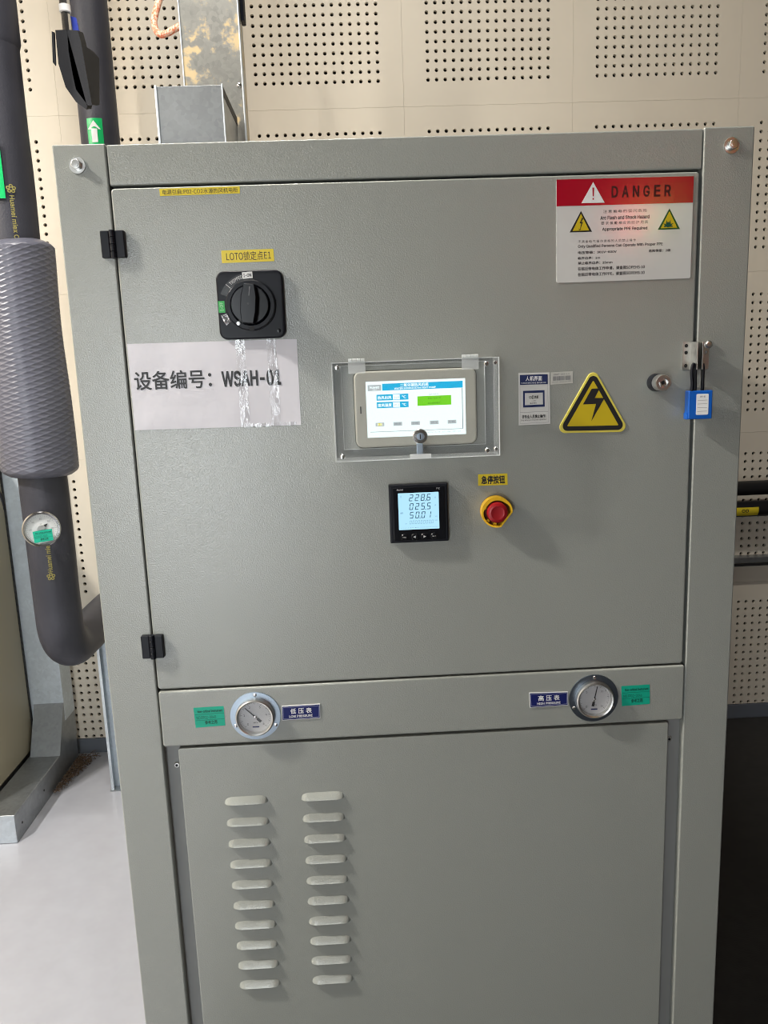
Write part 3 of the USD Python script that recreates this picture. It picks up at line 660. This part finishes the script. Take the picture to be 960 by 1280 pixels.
body = [spaced('注意触电的弧闪危险', .342, .672, .668, .698), line('Arc Flash and Shock Hazard', .320, .682, .604, .640, 'sans', 1),
        spaced('要求佩戴相应的防护用具', .327, .680, .555, .585), line('Appropriate PPE Required', .335, .668, .490, .528, 'sans', 1),
        spaced('不具备电气操作资格的人员禁止操作', .158, .592, .384, .410, .78), line('Only Qualified Persons Can Operate With Proper PPE', .158, .785, .330, .366, 'sans', 1, 40),
        line('电压等级：301V~600V', .158, .444, .276, .304), line('危险等级：2级', .682, .845, .272, .300), line('临界边界：1m', .158, .322, .222, .248),
        line('禁止临界边界：25mm', .158, .414, .172, .200), line('在临近带电体工作申请，请查阅SOPEHS-10', .158, .655, .112, .148, size=40), line('在临近带电体工作PPE，请查阅SOPEHS-10', .158, .655, .055, .092, size=40)]
printed(t, 'lettering', body, c, y, mat('sign_text', (.055, .05, .05), .5))

# interface notice, barcode sticker
c = [(.1706, 1.4482), (.2221, 1.4476), (.2236, 1.3626), (.1704, 1.3622)]
t, y = sticker('interface_notice', 'white and navy notice label right of the touch screen', 'label', c, 0, .0006, sign_white)
printed(t, 'header_band', [sbox(.04, .775, .94, .965)], c, y, navy_dark)
printed(t, 'header_lettering', [text('人机界面', .22, .75, .845, .94, size=48, bold=1), text('HUMAN MACHINE INTERFACE', .08, .88, .795, .822, 'sans', 32)], c, y - .0002, white)
printed(t, 'screen_outline', [sbox(.14, .34, .83, .66).difference(sbox(.195, .385, .775, .615))], c, y, navy_dark)
printed(t, 'border', [sbox(.04, .03, .94, .965).difference(sbox(.045, .034, .935, .961)), sbox(.04, .245, .94, .250)], c, y, ink_grey)
printed(t, 'lettering', [text('CO₂ 热泵', .33, .63, .50, .565, size=36, bold=1), text('HMI', .42, .56, .455, .470, 'sans', 24), text('触摸操作', .36, .58, .405, .430, size=28), text('非专业人员禁止操作!', .10, .86, .125, .195, size=40, bold=1), text('Only allow professional operation!', .07, .88, .075, .110, 'sans', 32)], c, y - .0001, ink)
c = [(.2242, 1.4474), (.2612, 1.4481), (.2613, 1.4284), (.2240, 1.4274)]
t, y = sticker('barcode_sticker', 'small pale grey barcode sticker beside the navy notice label', 'sticker', c, 0, .0004, mat('sticker_grey', (.50, .50, .46), .45))
bars = []; xx = .10; r_ = random.Random(3)
while xx < .90:
    w = r_.choice((.008, .012, .02)); bars.append(sbox(xx, .30, min(xx + w, .93), .66)); xx += w + r_.choice((.008, .014))
printed(t, 'bars', bars + [text('ASMAF-1001-V-G', .12, .85, .74, .88, 'sans', 28), text('S/N 0912 2308 1144 2031', .05, .93, .14, .23, 'sans', 28)], c, y, ink_grey)

# high-voltage triangle
def tri_c(s, r=.0):
    cx, cz = .2957, 1.3850
    a = np.array([[.2950, 1.4545], [.2318, 1.3465], [.3587, 1.3440]]); g = a.mean(0)
    return Polygon(g + (a - g) * s)
outer = tri_c(1.0).buffer(-.010).buffer(.010, quad_segs=8)
t = thing('high_voltage_sign', 'yellow triangular high voltage warning sign with a black lightning bolt', 'sign', loc=(.2957, 0, 1.382))
obj('plate', plate(outer.convex_hull, -.0001, -.0018, .0008), yellow_edge, t)
blk = tri_c(.985).buffer(-.0115).buffer(.0085, quad_segs=8)
yel = tri_c(.70).buffer(-.0015, join_style=2).buffer(.0012, quad_segs=4)
obj('black_border', flat(blk.difference(yel), -.0020), ink, t)
obj('yellow_field', flat(yel, -.0020), yellow, t)
def T(px, pz): return (.2957 + (px - 645) * .000222 , 1.4180 - (pz - 212) * .000222)
obj('lightning_bolt', flat(Polygon([T(630, 212), T(692, 210), T(655, 280), T(730, 283), T(630, 455), T(665, 325), T(566, 325)]), -.0022), ink, t)

# blue name plates and green calibration stickers
def nameplate(label, c, cn, en):
    t, y = sticker('gauge_nameplate', label, 'nameplate', c, -.0022, .0016, white)
    printed(t, 'blue_field', [sbox(.012, .035, .988, .965)], c, y, navy)
    printed(t, 'white_border', [sbox(.03, .10, .97, .91).difference(sbox(.038, .125, .962, .885))], c, y - .0002, mat('plate_line', (.30, .32, .5), .5) if not stage.GetPrimAtPath(LOOKS + 'plate_line') else LOOKS + 'plate_line')
    printed(t, 'lettering', [text(ch, .22 + i * .205, .37 + i * .205, .42, .80, size=56, bold=1) for i, ch in enumerate(cn)] + [text(en, .19, .80, .17, .33, 'sans', 40, 1)], c, y - .0002, white)
nameplate('blue low pressure nameplate on the right of the left gauge', [(-.2532, .8860), (-.1861, .8866), (-.1868, .8599), (-.2541, .8594)], '低压表', 'LOW PRESSURE')
nameplate('blue high pressure nameplate on the left of the right gauge', [(.1861, .8871), (.2553, .8852), (.2562, .8598), (.1874, .8588)], '高压表', 'HIGH PRESSURE')
def calib(label, c, num, y0=-.0022, turn=None):
    t, y = sticker('calibration_sticker', label, 'sticker', c, y0, .0004, teal, turn=turn)
    printed(t, 'lettering', [text('Non-critical Instrument', .12, .95, .73, .86, 'sans', 32, 1), text(num, .07, .72, .41, .56, 'sans', 32), text('参考之用', .33, .74, .13, .32, size=36, bold=1),
        sbox(.03, .645, .99, .66), sbox(.03, .345, .99, .36)], c, y, teal_ink)
calib('green calibration sticker left of the low pressure gauge', [(-.4078, .8911), (-.355, .8915), (-.3546, .8552), (-.4066, .8534)], 'NO.FP02-0045')
calib('green calibration sticker right of the high pressure gauge', [(.3522, .8902), (.4037, .8906), (.4050, .8536), (.3540, .8519)], 'NO.FP02-0046')

# ------------------------------------------------------------------ lockout hasp and padlock
hp = thing('lockout_hasp', 'bright steel hasp bridging the gap between door and right post', 'hasp', loc=(.468, 0, 1.466))
lp = rrect(.4445, .4590, 1.4432, 1.4885, .002)
hz_ = (1.4825, 1.4712, 1.4500)
obj('door_plate', ext(lp.difference(union_all([Point(.4502, z).buffer(.0030) for z in hz_])), -.0002, -.0022), hasp_steel, hp)
obj('plate_backing', ext(union_all([Point(.4502, z).buffer(.0034) for z in hz_]), 0, -.0006), paint_dark, hp)
obj('door_tab', rbox(.4572, .4594, -.028, -.0005, 1.4432, 1.4885, .0006), hasp_steel, hp)
obj('post_plate', ext(rrect(.4690, .4885, 1.4432, 1.4875, .002).difference(Point(.4825, 1.4705).buffer(.0030)), -.0002, -.0022), hasp_steel, hp)
obj('post_tab', rbox(.4668, .4690, -.026, -.0005, 1.4432, 1.4875, .0006), hasp_steel, hp)
obj('screw', lathe([(0, 0), (.0062, 0), (.006, .003), (.004, .0048), (0, .0052)], (.4868, -.002, 1.4835), '-y', 24), steel, hp)
obj('gap_cover', ext(sbox(.4596, 1.444, .4666, 1.4875), -.0002, -.003), paint_dark, hp)
pl = thing('safety_padlock', 'blue safety padlock with black shackles hanging from the steel hasp', 'padlock', loc=(.469, -.02, 1.385))
def yaw(m, a=-.10, o=(.4660, -.022)):
    m = m.copy(); v = np.array(m.vertices); x, yv = v[:, 0] - o[0], v[:, 1] - o[1]; ca, sa = math.cos(a), math.sin(a)
    m.vertices = np.stack([o[0] + x * ca - yv * sa, o[1] + x * sa + yv * ca, v[:, 2]], 1); return m
obj('body', yaw(rbox(.4462, .4845, -.031, -.0105, 1.3630, 1.4093, .0016, 2)), blue_pl, pl)
obj('body_lip', yaw(rbox(.4444, .4468, -.028, -.0125, 1.3625, 1.3730, .0008)), blue_pl, pl)
obj('paper_tag', yaw(ext(rrect(.4585, .4780, 1.3700, 1.4040, .0018), -.0308, -.0314)), white, pl)
obj('tag_lettering', yaw(flat(union_all([text('操作者', .4637, .4727, 1.3980, 1.4012, size=32)] + [sbox(.4605, z, .4760, z + .0005) for z in (1.3935, 1.3875, 1.3815, 1.3755)]), -.0316)), ink_grey, pl)
obj('shackle', tube(spline([(.4500, -.0265, 1.405), (.4500, -.0265, 1.435), (.4505, -.0262, 1.4465), (.4530, -.0255, 1.4525), (.4560, -.0245, 1.4500), (.4572, -.0238, 1.4430), (.4575, -.0235, 1.425), (.4575, -.0235, 1.405)], 40), .0026, 12), black, pl)
obj('shackle', tube([(.4725, -.018, 1.405), (.4725, -.018, 1.43), (.4725, -.0178, 1.4475), (.472, -.017, 1.4525)], .0028, 12), black, pl)

# ------------------------------------------------------------------ pipes and equipment on the left
def pipe_print(s, cx, cy, r, ang, z0, z1, h, kind='sans', flip=False):
    """lettering running down a vertical pipe, wrapped onto its round face"""
    g, (w, hh) = text_poly(s, kind, 48, 1)
    out = []
    for p in polys(g):
        v, f = trimesh.creation.triangulate_polygon(p, engine='earcut'); out.append(trimesh.Trimesh(np.c_[v, np.zeros(len(v))], f, process=False))
    m = trimesh.util.concatenate(out).subdivide_to_size(14)
    v = np.array(m.vertices); a = ang + (v[:, 1] / hh - .5) * h / r
    zz = z1 - v[:, 0] / w * (z1 - z0) if not flip else z0 + v[:, 0] / w * (z1 - z0)
    if flip: a = ang - (v[:, 1] / hh - .5) * h / r
    m.vertices = np.stack([cx + (r + .0012) * np.cos(a), cy + (r + .0012) * np.sin(a), zz], 1)
    m.invert() if (np.einsum('ij,ij->i', m.face_normals, m.triangles_center - [cx, cy, 0])).mean() < 0 else None
    return m
PXC, PYC, PR = -1.0215, 1.0, .0670
p1 = thing('insulated_pipe', 'thick dark grey insulated pipe with a quilted sleeve, left of the cabinet', 'pipe', loc=(PXC, PYC, 0))
zb = .640
path = [(PXC, PYC, 3.6)] + [(PXC, PYC, z) for z in np.linspace(3.4, .76, 30)]
for a in np.linspace(.1, math.pi / 2, 10): path.append((PXC, PYC + .11 * (1 - math.cos(a)), .75 - .11 * math.sin(a)))
path += [(PXC, y, .640) for y in np.linspace(PYC + .17, 1.612, 10)]
pv = tube(path, PR, 40); v = np.array(pv.vertices)
pv.vertices = v + .0035 * (meshkit.noise(v * 7, 5) - .5)[:, None] * pv.vertex_normals
obj('pipe_insulation', pv, rubber, p1, smooth=True)
# bulge near the top
obj('insulation_joint', lathe([(PR - .002, 0), (PR + .0045, .02), (PR + .005, .10), (PR + .004, .7), (PR - .002, .72)], (PXC, PYC, 2.335), 'z', 48), rubber, p1)
# quilted sleeve
SR, SZb, SZt, nu, nv_ = .1035, 1.195, 1.845, 300, 300
sv, sf = [], []
for j in range(nv_ + 1):
    tv = j / nv_; z = SZb + tv * (SZt - SZb)
    a = np.arange(nu) * 2 * np.pi / nu
    z_ = z + .010 * np.cos(a - .3) * (tv - .3)
    base = np.full(nu, SR) + .004 * np.sin(tv * 7) * .5 + .006 * (meshkit.noise(np.stack([np.cos(a) * 1.2, np.sin(a) * 1.2, np.full(nu, z * 5)], 1), 9) - .5)
    e = min(tv, 1 - tv) * (SZt - SZb)
    base -= (.030 if tv > .5 else .022) * max(0, 1 - e / .022) ** 2
    u = a * SR
    q1 = np.abs(np.mod(u / .046 + z / .0150, 1) - .5) * 2; q2 = np.abs(np.mod(u / .046 - z / .0150, 1) - .5) * 2
    ridge = np.maximum(np.clip((q1 - .62) / .38, 0, 1), np.clip((q2 - .62) / .38, 0, 1))
    rr = base + .0016 * ridge
    sv.append(np.stack([PXC - .005 + rr * np.cos(a), PYC + rr * np.sin(a), z_], 1))
sv = np.concatenate(sv)
jj, kk = np.meshgrid(np.arange(nv_), np.arange(nu), indexing='ij'); a_, b_ = (jj * nu + kk).ravel(), (jj * nu + (kk + 1) % nu).ravel()
sf = np.concatenate([np.stack([a_, b_, b_ + nu], 1), np.stack([a_, b_ + nu, a_ + nu], 1)])
obj('quilted_sleeve', trimesh.Trimesh(sv, sf, process=False), sleeve_m, p1, label='grey quilted rubber sleeve', smooth=True)
obj('sleeve_lining', lathe([(PR - .003, 0), (SR - .022, 0), (SR - .022, .01), (SR - .03, SZt - SZb - .012), (PR - .003, SZt - SZb - .012)], (PXC - .003, PYC, SZb + .003), 'z', 40), black_matte, p1)
CA = math.atan2(CAM[1] - PYC, CAM[0] - PXC)      # the pipe's side that looks into the room
def logo(cx, cz, r):
    return union_all([Point(cx + r * .62 * math.cos(a), cz + r * .62 * math.sin(a)).buffer(r * .40, quad_segs=3).difference(Point(cx + r * .62 * math.cos(a), cz + r * .62 * math.sin(a)).buffer(r * .18, quad_segs=3)) for a in np.arange(5) * 2 * math.pi / 5 + .3])
obj('pipe_lettering', pipe_print('Huamei miex Class', PXC, PYC, PR + .0055, CA + .07, 1.815, 1.955, .0125), gold_ink, p1)
obj('pipe_lettering', pipe_print('Huamei miex', PXC, PYC, PR + .001, CA - .13, .918, 1.005, .0135, flip=True), gold_ink, p1)
for zc, an in ((1.972, CA + .07), (.905, CA - .13)):
    lg = flat(logo(0, 0, .0115), 0); v = np.array(lg.vertices); a = an + v[:, 0] / PR; rr = PR + (.0068 if zc > 1.5 else .0025)
    lg.vertices = np.stack([PXC + rr * np.cos(a), PYC + rr * np.sin(a), zc + v[:, 2]], 1)
    obj('pipe_logo', lg, gold_ink, p1)
def band_patch(cx, cy, r, a0, a1, z0, z1, n=16):
    a = np.linspace(a0, a1, n); v = [(cx + r * math.cos(q), cy + r * math.sin(q), z) for z in (z0, z1) for q in a]
    f = [];
    for i in range(n - 1): f += [[i, i + 1, n + i + 1], [i, n + i + 1, n + i]]
    t = trimesh.Trimesh(v, f, process=False); return t
obj('flow_arrow_band', band_patch(PXC, PYC, PR + .0068, CA - 1.25, CA - .14, 1.947, 2.085), arrow_green, p1, label='bright green flow arrow sticker', smooth=True)
# dial thermometer on the pipe
gx, gz = -1.041 + .004, 1.037
gy = PYC - PR - .060
tscale = (gy - CAM[1]) / (1.0 - CAM[1]); gx, gz = CAM[0] + (-1.0425 - CAM[0]) * tscale, CAM[2] + (1.0351 - CAM[2]) * tscale
th = thing('dial_thermometer', 'chrome rimmed dial', None, p1, loc=(gx - PXC, gy - PYC, gz))
UsdGeom.Xformable(th).AddRotateZOp().Set(20.0)
gr = .0505
obj('stem', lathe([(0, 0), (.011, 0), (.011, .06), (0, .06)], (gx, gy + .055, gz), '-y', 20), steel, th)
obj('case', lathe([(0, -.024), (gr - .006, -.024), (gr - .002, -.018), (gr, -.002), (gr, .006), (gr - .003, .010), (gr - .0075, .0095), (gr - .009, .006), (gr - .009, .001), (0, .001)], (gx, gy, gz), '-y', 64), chrome, th)
obj('dial_face', lathe([(0, .001), (gr - .0095, .001), (gr - .0095, .002), (0, .002)], (gx, gy, gz), '-y', 48), mat('dial_white', (.62, .64, .65), .5), th)
tk = []
for i in range(31):
    a = 225 - 270 * i / 30; tk.append(affinity.translate(affinity.rotate(sbox(.0335 if i % 5 == 0 else .036, -.0003, .0385, .0003), a, origin=(0, 0)), gx, gz))
for i, s in enumerate(('0', '20', '40', '60', '80', '100', '120')):
    a = math.radians(225 - 45 * i); tk.append(text(s, gx + .0285 * math.cos(a) - .0035, gx + .0285 * math.cos(a) + .0035, gz + .0285 * math.sin(a) - .0022, gz + .0285 * math.sin(a) + .0022, 'sans', 28, 0, keep=True))
tk.append(text('℃', gx - .003, gx + .003, gz + .010, gz + .015, 'cjk', 28))
obj('scale', flat(union_all(tk), gy - .0022), ink_grey, th)
obj('needle', ext(affinity.translate(affinity.rotate(Polygon([(-.006, -.001), (.012, -.002), (.012, -.0045), (.022, 0), (.012, .0045), (.012, .002), (-.006, .001)]), 40, origin=(0, 0)), gx, gz), gy - .0032, gy - .0042), ink, th)
obj('lens', ext(Point(gx, gz).buffer(gr - .0085), gy - .0062, gy - .0070), glass, th)
s_ = .0235
c = [(gx - s_, gz - .004), (gx + s_ + .003, gz - .001), (gx + s_ + .004, gz - .0335), (gx - s_ + .002, gz - .0365)]
calib('green calibration sticker across the pipe thermometer dial', c, 'NO.FP02-0043', gy - .0105, turn=((gx, gy, gz), 20.0))

# second, thinner pipe behind, with a flow arrow
QX, QY, QR = -.878, 1.41, .060
p2 = thing('insulated_pipe', 'thinner dark insulated pipe with a white-on-green arrow, behind the cabinet top', 'pipe', loc=(QX, QY, 0))
qv = tube([(QX, QY, z) for z in np.linspace(1.2, 3.6, 30)], QR, 36); v = np.array(qv.vertices)
qv.vertices = v + .003 * (meshkit.noise(v * 6, 8) - .5)[:, None] * qv.vertex_normals
obj('pipe_insulation', qv, rubber, p2, smooth=True)
QA = math.atan2(CAM[1] - QY, CAM[0] - QX)
obj('flow_arrow_sticker', band_patch(QX, QY, QR + .002, QA - .62, QA + .16, 2.183, 2.268), arrow_green, p2, label='bright green sticker', smooth=True)
aq = []
for pts in ([(-.0085, .012), (.0085, .012), (.0085, .052), (-.0085, .052)], [(-.019, .050), (.019, .050), (0, .076)]):
    pp = Polygon(pts); vv, ff = trimesh.creation.triangulate_polygon(pp.segmentize(.006), engine='earcut'); aq.append(trimesh.Trimesh(np.c_[vv, np.zeros(len(vv))], ff, process=False))
am = trimesh.util.concatenate(aq); v = np.array(am.vertices); a = QA - .26 + v[:, 0] / QR
am.vertices = np.stack([QX + (QR + .0035) * np.cos(a), QY + (QR + .0035) * np.sin(a), 2.185 + v[:, 1]], 1)
obj('arrow', am, white, p2, label='white arrow')

# insulated valve in front of the second pipe
vl = thing('insulated_valve', 'valve clad in black foam with a chrome fitting, high on the left', 'valve', loc=(-.86, 1.15, 2.3))
def slab(front, back):
    return to_tm(m3.Manifold.hull_points(np.array(front + back)))
VA = [(-.8845, 1.1, 2.4212), (-.8538, 1.1, 2.4216), (-.8552, 1.1, 2.3687), (-.8500, 1.1, 2.3069), (-.8470, 1.1, 2.2674), (-.8175, 1.1, 2.2228), (-.8207, 1.1, 2.2146), (-.8475, 1.1, 2.2351), (-.8722, 1.1, 2.2743), (-.8854, 1.1, 2.3345)]
VB = [(-.8516, 1.1, 2.4216), (-.8234, 1.1, 2.4190), (-.8176, 1.1, 2.3904), (-.8267, 1.1, 2.2732), (-.8039, 1.1, 2.2253), (-.8151, 1.1, 2.2249), (-.8440, 1.1, 2.2673), (-.8490, 1.1, 2.3068), (-.8538, 1.1, 2.3686)]
def behind(p, dx=-.012, y=1.19, dz=.030): return [(a + dx, y, c + dz) for a, b, c in p]
obj('cladding_half', slab(VA, behind(VA)), black_matte, vl)
obj('cladding_half', slab(VB, behind(VB)), black_matte, vl)
obj('side_cladding', slab([(-.8190, 1.1035, 2.3860), (-.8270, 1.1035, 2.2735), (-.8050, 1.1035, 2.2280)], [(-.8248, 1.24, 2.4180), (-.8104, 1.24, 2.3981), (-.8222, 1.24, 2.2710), (-.8331, 1.24, 2.2690)]), black_matte, vl)
obj('loose_flap', slab([(-.8947, 1.1, 2.4184), (-.8895, 1.1, 2.4162), (-.8927, 1.1, 2.3285), (-.9004, 1.1, 2.3389)], [(-.8955, 1.13, 2.4260), (-.9010, 1.13, 2.3456)]), black_matte, vl)
fx, fy = -.8710, 1.16
obj('fitting', lathe([(0, 0), (.0130, 0), (.0130, .050), (.0105, .053), (.0105, .066), (.0150, .070), (.0150, .100), (.0135, .103), (.0135, .130), (.016, .133), (.016, .6), (0, .6)], (fx, fy, 2.435), 'z', 8), chrome, vl, label='chrome pipe fitting', smooth=30)
obj('tape_wrap', lathe([(.0120, 0), (.0158, .002), (.0158, .020), (.0120, .022)], (fx, fy, 2.488), 'z', 24), white, vl)
obj('valve_handle', slab([(-.8637, 1.18, 2.4889), (-.8484, 1.18, 2.4844), (-.8600, 1.18, 2.4400), (-.8430, 1.18, 2.4400)], [(-.8637, 1.19, 2.4889), (-.8484, 1.19, 2.4844), (-.8600, 1.19, 2.4400), (-.8430, 1.19, 2.4400)]), blue_handle, vl, label='blue lever')

# beige storage unit on a galvanised base frame
fm = thing('base_frame', 'galvanised steel channel frame on the floor at the left edge', 'frame', loc=(-1.30, 1.2, 0))
obj('floor_channel', rbox(-1.362, -1.248, 1.03, 1.60, 0, .098, .003), galv_m, fm)
obj('channel_end', ext(sbox(-1.360, .002, -1.250, .096), 1.031, 1.0285), galv_light, fm)
obj('corner_post', rbox(-1.3655, -1.242, 1.50, 1.60, .20, 1.25, .003), galv_light, fm)
obj('corner_gusset', slab([(-1.355, 1.42, .098), (-1.246, 1.42, .098), (-1.352, 1.498, .272), (-1.243, 1.498, .272)], [(-1.355, 1.60, .098), (-1.246, 1.60, .098), (-1.352, 1.6, .272), (-1.243, 1.6, .272)]), galv_m, fm)
for y, z in ((1.075, .045), (1.26, .052)):
    h_ = lathe([(0, 0), (.004, 0), (.004, .001), (0, .001)], (-1.2478, y, z), 'x', 14); obj('bolt_hole', h_, paint_dark, fm)
tk_ = thing('storage_unit', 'olive beige sheet metal casing standing on the galvanised frame', 'equipment', loc=(-1.6, 1.0, .1))
obj('casing', rbox(-2.05, -1.366, 1.045, 1.497, .101, 1.22, .012, 2), beige, tk_)
obj('corner_seal', rbox(-1.372, -1.3630, 1.488, 1.4995, .101, 1.22, .001), paint_dark, tk_)  # dark strip along the far vertical edge of the casing
obj('foot_rail', bx(-2.04, -1.380, 1.05, 1.49, 0.0, .1012), galv_m, tk_)
cb = tube(spline([(-1.2863, 1.24, 1.1839), (-1.2577, 1.22, 1.1387), (-1.2426, 1.21, 1.1033), (-1.2419, 1.22, 1.0623)], 16), .0042, 10)
obj('cable_end', cb, black, label='short black cable end beside the beige casing, at the left edge', cat='cable')
st_ = thing('pipe_strut', 'narrow galvanised strut standing on the floor just left of the cabinet', 'strut', loc=(-1.015, 1.34, 0))
obj('web', rbox(-1.037, -.995, 1.3500, 1.3530, 0.004, .562, .001), galv_light, st_)
for x in (-1.037, -.998): obj('flange', rbox(x, x + .003, 1.325, 1.3525, .004, .562, .0008), galv_light, st_)
for x in (-1.037, -1.005): obj('lip', rbox(x, x + .010, 1.3235, 1.3260, .004, .562, .0008), galv_light, st_)
obj('foot_plate', bx(-1.040, -.992, 1.318, 1.358, 0, .0045), galv_m, st_)
deb = []
for i in range(420):
    y0 = rng.triangular(1.30, 1.61, 1.55); x0 = -1.240 + rng.random() ** 1.6 * .075 * (y0 - 1.24) / .36
    p = np.array([x0, y0, .004 + rng.random() * .012]); d = np.array([rng.gauss(0, 1), rng.gauss(0, 1), rng.gauss(0, .3)]) * .008
    if (p[0] + abs(d[0]) < -1.245): continue
    pts = [np.maximum(q, [-1.2415, 0, .0022]) for q in (p - d, p + np.array([0, 0, .004]), p + d)]
    deb.append(tube(pts, .0010, 4))
obj('debris', cat_(deb), debris_m, label='brown fibrous debris in the corner behind the galvanised frame', cat='debris', kind='stuff')
# wall dirt along the skirting at the left
# ------------------------------------------------------------------ cable trunking above the cabinet
tr = thing('cable_trunking', 'stained galvanised cable trunking rising from the cabinet top', 'trunking', loc=(-.445, 1.0, ZT))
obj('duct', rbox(-.5225, -.3655, 1.0, 1.085, ZT - .004, R['h'], .0015), galv_stain, tr)
obj('cover_lip', cat_([rbox(-.5240, -.5205, .997, 1.02, ZT - .002, R['h'], .0008), rbox(-.3675, -.3640, .997, 1.02, ZT - .002, R['h'], .0008)]), galv_light, tr)
obj('cover_screw', lathe([(0, 0), (.0062, 0), (.0062, .002), (.004, .0035), (0, .004)], (-.3755, 1.0, 2.235), '-y', 20), chrome, tr)
obj('cable_bundle', cat_([tube([(-.357, 1.02 + q * .012, z) for z in (2.40, 2.8, 3.4)], .006, 8) for q in range(3)]), black, tr)
jb = thing('junction_box', 'galvanised box standing on the cabinet top in front of the trunking', 'box', loc=(-.467, .87, ZT))
obj('shell', cat_([rbox(-.5480, -.3865, .75, .753, ZT - .003, 2.152, .0008), rbox(-.3895, -.3865, .75, .99, ZT - .003, 2.135, .0008), rbox(-.5480, -.5450, .75, .99, ZT - .003, 2.150, .0008), rbox(-.5480, -.3865, .987, .9965, ZT - .003, 2.08, .0008)]), galv_m, jb)
obj('edge_fold', cat_([rbox(-.5495, -.5440, .7475, .7515, ZT - .003, 2.154, .0008), rbox(-.3890, -.3855, .7475, .7515, ZT - .003, 2.154, .0008)]), galv_light, jb)
obj('edge_trim', rbox(-.3905, -.3855, .756, .992, 2.128, 2.150, .001), paint_dark, jb)  # black strip painting in the shade of the gap along the box top
obj('side_screw', lathe([(0, 0), (.005, 0), (.004, .003), (0, .003)], (-.549, .80, 1.985), 'x', 14), steel, jb)
oc = tube(spline([(-.5944, 1.18, 2.6079), (-.5992, 1.15, 2.5228), (-.6118, 1.14, 2.4799), (-.6175, 1.13, 2.4389), (-.6018, 1.12, 2.412), (-.5726, 1.11, 2.4137), (-.5429, 1.10, 2.4234), (-.5155, 1.10, 2.433)], 50), .0092, 12)
v = np.array(oc.vertices); oc.vertices = v + .0022 * (meshkit.noise(v * 160, 4) - .5)[:, None] * oc.vertex_normals
obj('earth_strap', oc, orange, label='orange braided strap looping out from behind the trunking', cat='cable')

# ------------------------------------------------------------------ wall pipes on the right
def wall_pipe(z, label, yc=1.565, r=.0275):
    t = thing('wall_pipe', label, 'pipe', loc=(1.8, yc, z))
    obj('pipe_insulation', tube([(x, yc, z) for x in np.linspace(.9, R['x1'] - .02, 40)], r, 24), mat('pipe_black', (.008, .008, .009), .45) if not stage.GetPrimAtPath(LOOKS + 'pipe_black') else LOOKS + 'pipe_black', t, smooth=True)
    for x in (1.18, 2.4):
        obj('pipe_clip', cat_([lathe([(r, 0), (r + .003, 0), (r + .003, .02), (r, .02)], (x, yc, z), 'x', 24), bx(x, x + .02, yc + r, R['y1'] + .001, z - .008, z + .008)]), galv_m, t)
    return t, yc, r
wall_pipe(.968, 'upper black pipe along the wall at the right edge')
w2, yc, r = wall_pipe(.888, 'lower black pipe with a yellow tag at the right edge', r=.030)
a = np.linspace(math.pi * .92, math.pi * 1.42, 10)
vv = [(x, yc + (r + .0015) * math.cos(q + math.pi / 2 - .0), .888 + (r + .0015) * math.sin(q - math.pi / 2 + math.pi / 2)) for x in (1.385, 1.475) for q in a]
tagm = []
qs = np.linspace(-.75, .35, 10)       # angle around the pipe, 0 = facing the room
tv_ = [(x, yc - (r + .0015) * math.cos(q), .888 + (r + .0015) * math.sin(q) - .0) for x in (1.30, 1.411) for q in qs]
tf = []
for i in range(9): tf += [[i, 10 + i, 10 + i + 1], [i, 10 + i + 1, i + 1]]
tt = trimesh.Trimesh(tv_, tf, process=False)
if tt.face_normals[:, 1].mean() > 0: tt.invert()
obj('yellow_tag', tt, yellow_sticker, w2, label='yellow tag', smooth=True)
obj('tag_lettering', flat(text('CO', 1.345, 1.372, .880, .892, 'sans', 40, 1), yc - r - .003), ink, w2)
mt = thing('floor_mat', 'dark rubber mat right of the cabinet, with an added unseen stretch in front', 'mat', loc=(1.9, .2, 0))
mp_ = Polygon([(-.50, -2.2), (3.3, -2.2), (3.3, 1.615), (.565, 1.615), (.565, -.02), (-.50, -.02)])  # right part stands for the dark floor; unseen front part added against floor bounce
mm_ = trimesh.creation.extrude_polygon(mp_, .006, engine='earcut')
obj('mat_sheet', mm_, mat('mat_rubber', (.035, .034, .033), .75, noise=(30., (.028, .027, .027), .35, .7), bump=(300., .001)), mt)
rl = thing('wall_rail', 'thin grey steel rail low along the wall at the right edge', 'rail', loc=(1.8, 1.60, .68))
obj('rail', rbox(.9, R['x1'] - .02, 1.585, 1.6295, .668, .690, .002), galv_m, rl)
obj('rail_slot', bx(.92, R['x1'] - .03, 1.5835, 1.586, .656, .6675), paint_dark, rl)  # dark strip painted in for the shadow under the rail
